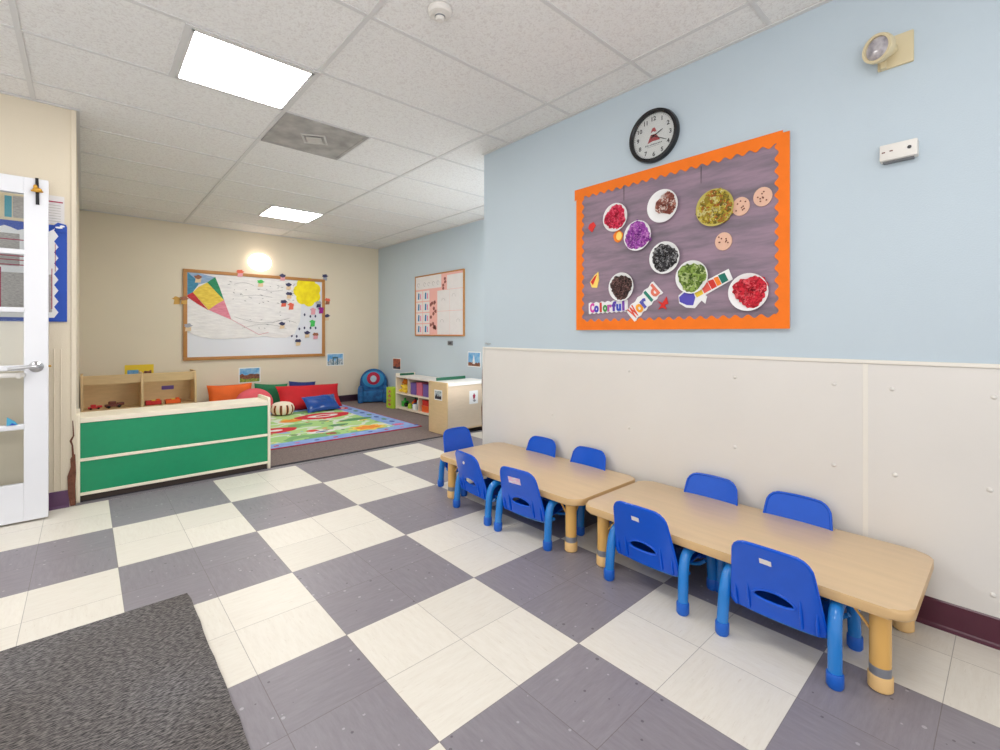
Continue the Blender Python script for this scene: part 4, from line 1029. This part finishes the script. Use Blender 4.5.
def on_bb(y, z, d=.0225): return (WX - d, y - .008, z - .006)
def plate(y, z, label, fill, rx=.094, off=(0, 0), fr=.8, white=True, rimcol=None):
    rx *= .94
    t = thing('paper_plate', label, 'paper plate', on_bb(y, z), -PI / 2, 'decorated paper plates on the bulletin board')
    bm = bmesh.new(); lathe(bm, [(0, .004), (rx * .72, .004), (rx * .8, .008), (rx, .016), (rx, .018), (rx * .8, .011), (rx * .72, .007), (0, .007)], 36, Matrix.Rotation(PI / 2, 4, 'X')); finish('rim', bm, rimcol or M['white'], t, True)
    bm = bmesh.new(); random.seed(int(y * 999))
    n = 40; ring0 = []; c = bm.verts.new((off[0], -.017, off[1]))
    prev = None
    for j in range(1, 7):
        ring = []
        for k in range(n):
            a = 2 * PI * k / n; r = rx * fr * j / 6
            rr = r * (1 + (.10 * math.sin(3 * a + z * 9) + .08 * random.uniform(-1, 1)) * (j / 6))
            dep = .014 + random.uniform(-.004, .006) + .008 * (j / 6) if j < 6 else .015
            ring.append(bm.verts.new((off[0] + rr * math.cos(a), -min(dep, .026), off[1] + rr * math.sin(a))))
        if prev is None:
            for k in range(n): bm.faces.new((c, ring[k], ring[(k + 1) % n]))
        else:
            for k in range(n): bm.faces.new((prev[k], ring[k], ring[(k + 1) % n], prev[(k + 1) % n]))
        prev = ring
    low = [bm.verts.new((v.co.x, -.006, v.co.z)) for v in prev]
    for k in range(n): bm.faces.new((prev[k], low[k], low[(k + 1) % n], prev[(k + 1) % n]))
    finish('tissue_filling', bm, fill, t)
plate(1.641, 1.844, 'paper plate filled with crimson red and pink tissue, upper left', speck('tissue_crimson', (196, 20, 60), [(220, 40, 80), (160, 10, 44), (236, 90, 120)], 60), .092, fr=.84)
plate(1.331, 1.850, 'white paper plate with rusty brown tissue and a bare left side, top middle', speck('tissue_rust', (150, 90, 76), [(120, 60, 50), (176, 116, 100), (214, 196, 188)], 50), .098, off=(.022, .008), fr=.66)
plate(1.042, 1.783, 'paper plate covered edge to edge in mustard gold tissue', speck('tissue_gold', (150, 130, 40), [(190, 170, 60), (110, 96, 30), (170, 100, 40), (206, 196, 130)], 50), .102, fr=.93, rimcol=mat('mustard_rim', (190, 176, 90), .7))
plate(1.489, 1.709, 'paper plate covered in violet tissue', speck('tissue_violet', (146, 56, 156), [(172, 84, 184), (112, 40, 130), (206, 136, 206)], 60), .094, fr=.92)
plate(1.319, 1.559, 'paper plate with black and white tissue in the middle of the board', speck('tissue_black', (30, 28, 32), [(60, 58, 62), (20, 18, 22), (150, 150, 152)], 60), .096, fr=.84)
plate(1.599, 1.417, 'paper plate with dark brown tissue in the lower left', speck('tissue_brown', (60, 40, 38), [(96, 66, 62), (36, 28, 28), (140, 104, 100)], 70), .092, fr=.84)
plate(1.163, 1.437, 'paper plate with leaf green tissue, touching the coloured paint tube cutout', speck('tissue_green', (104, 130, 50), [(140, 166, 80), (76, 100, 36), (176, 192, 130)], 40), .094, fr=.86)
plate(.881, 1.338, 'paper plate with bright red tissue in the lower right', speck('tissue_red', (190, 20, 44), [(214, 40, 60), (150, 12, 34), (226, 90, 100)], 50), .098, off=(.010, .004), fr=.82)
ckm = mat('peach_cookie_paper', (228, 184, 160), .7, noise=.08, nscale=20)
for y, z, lab in ((.918, 1.765, 'peach paper cookie beside the mustard plate'), (.818, 1.791, 'peach paper cookie nearest the top right board corner'), (1.001, 1.604, 'lowest of the three peach paper cookies')):
    t = thing('paper_cookie', lab, 'paper cookie', on_bb(y, z), -PI / 2, 'three peach paper cookies')
    poly('disc', ell(0, 0, .042, .046, 22), ckm, t, .001, .006)
    bm = bmesh.new(); random.seed(int(y * 100))
    for k in range(8): prism(bm, ell(random.uniform(-.025, .025), random.uniform(-.028, .028), .004, .004, 8), .006, .007, WALL)
    finish('chips', bm, M['toybrown'], t)
pr = mat('paper_red', (214, 40, 34), .7); po = mat('paper_orange', (244, 130, 30), .7); pyl = mat('paper_yellow', (250, 216, 110), .7)
t = thing('paper_scrap', 'small red paper diamond at the left edge of the board', 'paper scrap', on_bb(1.822, 1.813), -PI / 2); poly('diamond', [(-.03, 0), (0, -.03), (.03, .01), (.012, .035), (-.02, .025)], pr, t, .001, .004)
t = thing('paper_drop', 'orange and yellow paper drop between crimson plate and violet plate', 'paper drop', on_bb(1.627, 1.728), -PI / 2); poly('outer', ell(0, 0, .034, .036, 18, wob=.08), po, t, .001, .004); poly('inner', ell(.008, 0, .02, .026, 16), pyl, t, .004, .0055)
t = thing('paper_drop', 'red and yellow paper drop low at the left edge of the board', 'paper drop', on_bb(1.803, 1.475), -PI / 2); poly('outer', [(-.035, -.01), (-.02, -.045), (.02, -.05), (.035, 0), (.03, .05), (0, .03)], pyl, t, .001, .004); poly('inner', [(-.028, -.01), (-.01, -.03), (.022, .035), (0, .02)], pr, t, .004, .0055)
t = thing('paper_bow', 'tiny red paper bow at the bottom middle of the board', 'paper bow', on_bb(1.331, 1.301), -PI / 2); poly('bow', [(-.035, .02), (-.005, .005), (.02, .04), (.03, .0), (.01, -.005), (.02, -.03), (-.005, -.02), (-.03, -.03), (-.01, -.005)], pr, t, .001, .006)

LC = [(214, 70, 170), (70, 60, 180), (206, 60, 50), (60, 150, 70), (190, 90, 170), (90, 60, 170), (60, 80, 190), (120, 60, 170)]
lm = [mat('letter_colour', c, .7) for c in LC]
def word(s, y0, z0, y1, z1, size, cols, label, backpts=None):
    L_ = math.hypot(y1 - y0, z1 - z0); ang = math.atan2(z1 - z0, y0 - y1)
    t = thing('paper_word', label, 'paper lettering', on_bb((y0 + y1) / 2, (z0 + z1) / 2), -PI / 2)
    n = len(s)
    R = Matrix.Rotation(-ang, 4, 'Y')
    bk = bmesh.new(); h = size * .52
    pts = []
    for k in range(n * 4 + 1): pts.append((-L_ / 2 - .012 + (L_ + .024) * k / (n * 4), -h - .004 * math.sin(k * 1.7)))
    for k in range(n * 4 + 1): pts.append((L_ / 2 + .012 - (L_ + .024) * k / (n * 4), h + .004 * math.sin(k * 1.3)))
    prism(bk, pts, .001, .004, WALL); bmesh.ops.transform(bk, matrix=R, verts=bk.verts); finish('white_backing', bk, M['white'], t)
    for k, ch in enumerate(s):
        b2 = text_bm(ch, size * 1.15, .003, .0042)
        x = -L_ / 2 + L_ * (k + .5) / n
        xs = [v.co.x for v in b2.verts]; zs = [v.co.z for v in b2.verts]
        w = max(xs) - min(xs); cxx = (max(xs) + min(xs)) / 2
        sc = min(1.0, L_ / n / max(w, 1e-4) * 1.02) if ch not in 'lI' else 1.0
        bmesh.ops.transform(b2, matrix=R @ Matrix.Translation((x, -.0055, -.002)) @ Matrix.Diagonal((sc, 1, 1, 1)) @ Matrix.Translation((-cxx, 0, 0)), verts=b2.verts)
        finish('letter', b2, cols[k % len(cols)], t)
word('Colorful', 1.835, 1.297, 1.572, 1.303, .066, lm, 'white backed cutout word Colorful in many colours, lower left')
word('World', 1.535, 1.247, 1.372, 1.392, .085, [mat('letter_coral', (224, 84, 60), .7), mat('letter_amber', (240, 160, 40), .7), mat('letter_blue2', (90, 90, 180), .7), mat('letter_green2', (40, 130, 110), .7), mat('letter_salmon', (226, 120, 100), .7)], 'slanted cutout word World rising to the right')
# paint-tube shaped cutout
t = thing('paint_tube_cutout', 'slanted paper cutout banded purple, yellow, red and green beside the leaf green plate', 'paper cutout', on_bb(1.10, 1.372), -PI / 2)
ang = math.atan2(1.440 - 1.325, .24); R2 = lambda pts: [(u * math.cos(ang) - v * math.sin(ang), u * math.sin(ang) + v * math.cos(ang)) for u, v in pts]
poly('white_backing', R2([(-.05, -.035), (.145, -.030), (.15, .028), (-.055, .035)]), M['white'], t, .001, .004)
poly('white_cap', R2([(-.155, -.005), (-.13, -.045), (-.09, -.07), (-.04, -.05), (-.03, -.075), (-.005, -.045), (-.04, .03), (-.09, .045), (-.14, .035)]), M['white'], t, .001, .0035)
for (a, b_, c) in ((-.145, -.06, (84, 76, 180)), (-.055, -.015, (232, 200, 60)), (-.01, .03, (226, 96, 84)), (.033, .062, (206, 50, 40)), (.065, .088, (240, 130, 40)), (.091, .125, (20, 110, 96))):
    poly('colour_band', R2([(a, -.024), (b_, -.024), (b_, .020), (a, .024)]) if a > -.1 else R2([(-.148, .0), (-.12, -.035), (-.09, -.052), (-.062, -.02), (-.06, .018), (-.10, .034), (-.14, .025)]), mat('band_colour', c, .7), t, .004, .0055)

# ------------------------------------------------------------------ wall clock
t = thing('wall_clock', 'round wall clock with black rim above the bulletin board', 'clock', (WX, 1.388, 2.262), -PI / 2); t.scale = (.94, .94, .94)
RXm = Matrix.Rotation(PI / 2, 4, 'X')
bm = bmesh.new(); lathe(bm, [(.137, .010), (.137, .030), (.146, .040), (.158, .036), (.163, .020), (.160, .001), (.0, .001), (0, .010)], 56, RXm); finish('rim', bm, M['black'], t, True)
bm = bmesh.new(); lathe(bm, [(0, .010), (.139, .010), (.139, .014), (0, .014)], 48, RXm); finish('dial', bm, mat('clock_dial', (236, 234, 232), .5), t)
bm = bmesh.new()
for h in range(1, 13):
    a = PI / 2 - h * PI / 6
    b2 = text_bm(str(h), .036, .001, .0008); xs = [v.co.x for v in b2.verts]; zs = [v.co.z for v in b2.verts]
    bmesh.ops.transform(b2, matrix=Matrix.Translation((.108 * math.cos(a) - (max(xs) + min(xs)) / 2, -.0148, .108 * math.sin(a) - (max(zs) + min(zs)) / 2)), verts=b2.verts); merge(bm, b2)
finish('numerals', bm, mat('numeral_grey', (50, 48, 52), .6), t)
bm = bmesh.new()
for k in range(60):
    a = 2 * PI * k / 60; c, s = math.cos(a), math.sin(a); r0, r1, w = .128, .134, .0009 if k % 5 else .0018
    prism(bm, [(r0 * c - w * s, r0 * s + w * c), (r1 * c - w * s, r1 * s + w * c), (r1 * c + w * s, r1 * s - w * c), (r0 * c + w * s, r0 * s - w * c)], .014, .0146, WALL)
finish('minute_track', bm, mat('numeral_grey2', (90, 88, 92), .6), t)
lr = mat('logo_red', (190, 70, 74), .6, noise=.2, nscale=60)
bm = bmesh.new(); prism(bm, [(-.042, -.036), (-.020, .012), (.014, .012), (.042, -.030), (.012, -.030), (-.006, -.028)], .014, .0150, WALL); prism(bm, [(-.022, .024), (-.008, .052), (.006, .052), (.018, .026), (.004, .026), (-.004, .032)], .014, .0150, WALL)
finish('emblem', bm, lr, t)
bm = bmesh.new()
random.seed(2)
for k in range(11): box(bm, -.058 + .0105 * k, -.051 + .0105 * k, -.0148, -.014, -.052, -.046 + random.uniform(-.001, .003))
box(bm, -.045, .045, -.0146, -.014, -.060, -.0585)
finish('small_print', bm, M['grey'], t)
def hand(L_, w, ang, d, nm, m):
    c, s = math.cos(ang), math.sin(ang)
    P = lambda u, v: (u * c - v * s, u * s + v * c)
    bm = bmesh.new(); prism(bm, [P(-.018, -w), P(L_ * .8, -w), P(L_, 0), P(L_ * .8, w), P(-.018, w)], d, d + .001, WALL); finish(nm, bm, m, t)
hand(.068, .0028, PI / 2 - 2 * PI * 2.2 / 12, .017, 'hour_hand', M['black']); hand(.102, .002, PI / 2 - 2 * PI * 19.6 / 60, .019, 'minute_hand', M['black'])
bm = bmesh.new(); lathe(bm, [(0, .014), (.006, .014), (.006, .022), (0, .022)], 14, RXm); finish('hub', bm, M['black'], t)
gl = bpy.data.materials.new('thin_clear_glass'); gl.use_nodes = True; nt = gl.node_tree; N = nt.nodes; N.remove(N['Principled BSDF'])
g1 = N.new('ShaderNodeBsdfTransparent'); g1.inputs[0].default_value = (.97, .98, .98, 1); g2 = N.new('ShaderNodeBsdfGlossy'); g2.inputs['Roughness'].default_value = .03
fr = N.new('ShaderNodeFresnel'); fr.inputs[0].default_value = 1.35; ms = N.new('ShaderNodeMixShader')
nt.links.new(fr.outputs[0], ms.inputs[0]); nt.links.new(g1.outputs[0], ms.inputs[1]); nt.links.new(g2.outputs[0], ms.inputs[2]); nt.links.new(ms.outputs[0], N['Material Output'].inputs[0])
bm = bmesh.new(); lathe(bm, [(0, .031), (.138, .027), (.138, .0285), (0, .0325)], 40, RXm); finish('glass', bm, gl, t, True)

# ------------------------------------------------------------------ emergency lamp and sensor box (right wall)
t = thing('emergency_lamp', 'beige round emergency lamp head on a square wall plate', 'lamp', (WX, .325, 2.27), -PI / 2)
bm = bmesh.new(); prism(bm, rrect(-.056, .056, -.062, .062, .004, 3), 0, .012, WALL, bev=.002); finish('wall_plate', bm, M['beige_plastic'], t)
R3 = Matrix.Translation((-.012, -.012, .008)) @ Matrix.Rotation(-.42, 4, 'Z') @ Matrix.Rotation(PI / 2 + .10, 4, 'X')
bm = bmesh.new(); lathe(bm, [(.0, .0), (.024, .0), (.026, .012), (.034, .028), (.040, .05), (.052, .058), (.056, .075), (.054, .088), (.044, .088), (.043, .076), (0, .07)], 32, R3); finish('lamp_head', bm, M['beige_plastic'], t, True)
bm = bmesh.new(); lathe(bm, [(0, .074), (.043, .077), (.043, .081), (.03, .086), (0, .089)], 28, R3); finish('lens', bm, mat('frosted_reflector_lens', (206, 202, 206), .15, rgb2=(150, 146, 156), nscale=40, metal=.3), t, True)
bm = bmesh.new(); box(bm, -.045, -.025, -.03, -.010, -.062, -.035, bev=.003); finish('bracket', bm, M['beige_plastic'], t)
t = thing('sensor_box', 'small white rectangular sensor box on the blue wall right of the board', 'sensor', (WX, .312, 1.856), -PI / 2)
bm = bmesh.new(); box(bm, -.058, .058, -.045, 0, -.030, .034, bev=.005); finish('housing', bm, M['white_plastic'], t, True)
bm = bmesh.new(); lathe(bm, [(0, .044), (.007, .044), (.006, .048), (0, .048)], 14, Matrix.Translation((.034, 0, .004)) @ RXm); finish('lens', bm, M['black'], t)
bm = bmesh.new(); box(bm, -.05, -.040, -.0465, -.044, .0, .004); box(bm, -.026, -.016, -.0465, -.044, .002, .006); finish('indicator', bm, M['toybrown'], t)
bm = bmesh.new(); box(bm, -.05, .045, -.03, -.001, -.036, -.028, bev=.002); finish('underside', bm, M['grey'], t)
# clip on wall corner
t = thing('wall_hook', 'tiny metal clip at the wall corner just above the white panel', 'hook', (WX, 2.868, 1.045), -PI / 2)
bm = bmesh.new(); tube(bm, smoothpath([(-.03, -.004, 0), (-.01, -.012, .006), (.012, -.012, -.004), (.035, -.004, .004)], 5), .004, 8); finish('clip', bm, M['steel'], t, True)
# peeling brown edge strips at the corners
t = thing('corner_guard', 'peeling brown corner strip on the wall edge by the cabinet', 'corner guard', (WX, 2.932, 0))
bm = bmesh.new()
prof = [(.0, .12), (-.004, .30), (-.012, .42), (-.016, .52), (-.004, .60), (-.012, .72), (-.003, .90)]
pts = [(x, z) for x, z in prof] + [(x + .035, z) for x, z in reversed(prof)]
prism(bm, pts, .0, .006, lambda u, v, d: (u, d, v)); finish('strip', bm, M['brown'], t)
t = thing('corner_guard', 'torn brown corner strip on the wall edge left of the green unit', 'corner guard', (-.062, FY - .010, 0))
bm = bmesh.new()
prof = [(-.008, .005), (-.020, .10), (-.022, .20), (-.012, .235), (-.006, .26), (-.008, .31), (.002, .33)]
pts = prof + [(.016, .34), (.018, .28), (.020, .22), (.016, .12), (.018, .005)]
prism(bm, pts, .0, .006, WALL); finish('strip', bm, M['brown'], t)
bm = bmesh.new(); tube(bm, [(.006, -.004, .33), (.002, -.006, .40), (-.006, -.010, .43), (.008, -.006, .46), (.004, -.004, .56)], [.006, .004, .006, .004, .002], 6); finish('torn_fringe', bm, M['brown'], t, True)

# ------------------------------------------------------------------ blue notice board behind the door (left wall)
NB = thing('notice_board', 'royal blue notice board with scalloped white paper behind the glass door', 'notice board', (-.9, FY, 1.205))
bm = bmesh.new(); box(bm, 0, .815, -.012, 0, 0, .62, bev=.002, seg=1); finish('board', bm, M['royal'], NB)
pts = [(.03, .025)]
for k in range(17): pts.append((.735 + .62 * k / 16 - .02 if False else .765 + (.009 if k % 2 else -.011), .025 + .56 * k / 16))
pts += [(.76, .60)] + [(.76 - .73 * k / 26, .575 + .012 * math.cos(k * 1.6)) for k in range(1, 27)]
bm = bmesh.new(); prism(bm, pts, .0125, .014, WALL); finish('scalloped_paper', bm, M['white'], NB)
def nb(name, x0, x1, z0, z1, m, d0=.014, d1=.015): bm = bmesh.new(); prism(bm, rrect(x0, x1, z0, z1, .002, 1), d0, d1, WALL); finish(name, bm, m, NB)
nb('printed_page', .35, .745, .06, .30, M['print']); nb('printed_page', .35, .60, .34, .54, M['print'])
for z in (.50, .40, .375, .345): nb('red_line', .33, .62, z, z + .006, M['winered'], .015, .0155)
nb('red_line', .515, .522, .06, .33, M['winered'], .015, .0155); nb('red_line', .742, .746, .08, .34, M['winered'], .015, .0155); nb('red_line', .758, .761, .32, .50, M['winered'], .015, .0155)
nb('blue_bow_print', .62, .66, .49, .53, M['teal'], .015, .016)
t = thing('ribbon_bow', 'blue and white ribbon bow on the top corner of the notice board', 'bow', (-.118, FY - .016, 1.812))
bm = bmesh.new(); prism(bm, [(-.03, .01), (-.01, .03), (.03, .02), (.03, -.03), (-.02, -.03)], 0, .004, WALL); finish('blue_bow', bm, M['royal'], t)
bm = bmesh.new(); prism(bm, ell(-.005, -.002, .018, .006, 14), .004, .006, WALL); prism(bm, ell(.01, .008, .012, .006, 14), .004, .006, WALL); finish('white_bow', bm, M['white'], t)
t = thing('notice_page', 'white printed page with a dark red line above the blue notice board', 'notice', (-.16, FY, 1.93))
bm = bmesh.new(); prism(bm, rrect(-.06, .062, -.095, .085, .002, 1), .0005, .002, WALL); finish('page', bm, mat('pale_grey_page', (222, 218, 218), .7), t)
bm = bmesh.new(); prism(bm, rrect(-.05, .055, .042, .050, .001, 1), .002, .0026, WALL); finish('heading_line', bm, M['winered'], t)
bm = bmesh.new()
for k in range(7): prism(bm, rrect(-.045, .045, -.08 + .017 * k, -.077 + .017 * k, .0005, 1), .002, .0024, WALL)
finish('text_lines', bm, M['print'], t)
t = thing('poster', 'cream poster with a teal band seen through the top door pane', 'poster', (-.40, FY, 1.90))
bm = bmesh.new(); prism(bm, rrect(-.16, .13, -.075, .09, .002, 1), .0005, .002, WALL); finish('page', bm, M['cream_paper'], t)
bm = bmesh.new(); prism(bm, rrect(.035, .066, -.055, .075, .001, 1), .002, .003, WALL); finish('teal_band', bm, M['teal'], t)
bm = bmesh.new(); prism(bm, rrect(.070, .12, -.055, .08, .001, 1), .002, .003, WALL); finish('text_block', bm, M['print'], t)

# ------------------------------------------------------------------ open glazed door, folded back along the left wall
D = thing('door_1', 'open white glazed door with silver lever handle against the left wall', 'door', (-.165, 3.94, 0))
D['kind'] = 'structure'
dw, dh, dt = .91, 2.062, .042
bm = bmesh.new()
box(bm, -.105, 0, -.0, dt, .012, dh, bev=.003); box(bm, -dw, -dw + .105, 0, dt, .012, dh, bev=.003)
box(bm, -dw + .105, -.105, 0, dt, .012, .236, bev=.003); box(bm, -dw + .105, -.105, 0, dt, 1.963, dh, bev=.003)
finish('door_leaf', bm, M['white_paint'], D)
bm = bmesh.new()
for z in (.574, .925, 1.269, 1.613): box(bm, -dw + .1, -.100, -.004, dt + .004, z - .016, z + .016, bev=.007, seg=3)
finish('glazing_bars', bm, M['white_paint'], D, True)
for z0, z1 in ((.236, .56), (.59, .91), (.94, 1.255), (1.285, 1.60), (1.63, 1.963)):
    bm = bmesh.new(); box(bm, -dw + .105, -.105, .019, .023, z0, z1); finish('glass_pane', bm, gl, D)
h = bpy.data.objects.new('door_handle', None); COL.objects.link(h); h.parent = D; h.location = (-.052, 0, .930)
bm = bmesh.new(); lathe(bm, [(0, 0), (.033, 0), (.033, .006), (.026, .012), (.016, .018), (.013, .045), (0, .05)], 28, RXm); finish('rosette', bm, M['steel'], h, True)
bm = bmesh.new(); tube(bm, smoothpath([(.002, -.045, 0), (-.03, -.050, .002), (-.07, -.048, -.004), (-.115, -.044, -.008)], 5), [.011] * 6 + [.010] * 5 + [.008] * 5, 14); finish('lever', bm, M['steel'], h, True)
bm = bmesh.new(); lathe(bm, [(0, 0), (.006, 0), (.006, .012), (0, .012)], 12, Matrix.Translation((.0, .02, .930)) @ Matrix.Rotation(PI / 2, 4, 'Y')); finish('latch_bolt', bm, M['brass'], D, True)
t = thing('child_lock', 'white plastic child lock hanging below the door handle', 'lock', (-.31, 3.938, .885)); bm = bmesh.new(); box(bm, -.08, .048, -.02, 0, -.014, .012, bev=.006); finish('lock_body', bm, M['white_plastic'], t, True)
bm = bmesh.new(); box(bm, .01, .03, -.03, -.02, -.020, .014, bev=.004); finish('lock_tab', bm, M['white_plastic'], t, True)
t = thing('door_hook', 'brass hook with black strap at the top of the door', 'hook', (-.212, 3.938, 1.98))
bm = bmesh.new(); prism(bm, [(-.007, -.075), (.009, -.075), (.005, .085), (-.009, .085)], .0, .006, WALL); finish('strap', bm, M['black'], t)
bm = bmesh.new(); blob(bm, (0, -.014, .012), (.022, .010, .014)); blob(bm, (-.008, -.018, .028), (.010, .008, .014)); tube(bm, [(-.026, -.012, .005), (0, -.022, .0), (.024, -.012, .004)], .005, 8); finish('brass_hook', bm, M['brass'], t, True)
t = thing('paper_butterfly', 'small blue paper butterfly on the fourth glazing bar of the door', 'paper butterfly', (-.318, 3.934, .5905)); poly('wing', [(-.022, .0), (.026, .0), (.012, .022), (-.02, .05)], mat('paper_sky_blue', (70, 160, 196), .6), t, 0, .002); poly('wing', [(-.010, .0), (.02, .0), (.0, .014)], M['royal'], t, .002, .003)

# ------------------------------------------------------------------ light
w = bpy.data.worlds.new('daylight'); scene.world = w; w.use_nodes = True
bg = w.node_tree.nodes['Background']; bg.inputs[0].default_value = (.97, .98, 1.0, 1); bg.inputs[1].default_value = 1.15
def area(name, loc, rot, sx, sy, e, col=(1, 1, 1)):
    l = bpy.data.lights.new(name, 'AREA'); l.shape = 'RECTANGLE'; l.size = sx; l.size_y = sy; l.energy = e; l.color = col
    o = bpy.data.objects.new(name, l); COL.objects.link(o); o.location = loc; o.rotation_euler = rot; return o
# added fill lamps in place of unseen ceiling panels, to even the brightness
for i, (x, y, e) in enumerate(((-1.46, 2.9, 14), (.675, .17, 14), (-1.46, .17, 14), (3.15, 3.4, 16))):
    area('panel_fill_lamp', (x, y, CH - .02), (0, 0, 0), .58, .56, e)
# added soft fill lamps, unseen behind viewpoint and wall corner, aimed at the ceiling
area('bounce_fill_lamp', (-.9, -.7, 1.0), (PI - .35, 0, 0), 1.8, 1.8, 60, (1, .985, .96))
area('bounce_fill_lamp', (3.1, 3.45, .9), (PI - .75, 0, .1), .9, .9, 13, (1, .985, .96))

# ------------------------------------------------------------------ camera
cam = bpy.data.cameras.new('camera'); co = bpy.data.objects.new('camera', cam); COL.objects.link(co)
cam.sensor_width = 36; cam.lens = 462.86 * 36 / 1000; cam.clip_start = .05
cam.shift_x = 0; cam.shift_y = -(375 - 333.4) / 1000
co.location = (0, 0, 1.13); co.rotation_euler = (PI / 2, 0, -.7313)
scene.camera = co
scene.view_settings.view_transform = 'Standard'; scene.view_settings.look = 'None'; scene.view_settings.gamma = 1
scene.view_settings.use_curve_mapping = False
scene.view_settings.exposure = 0.0
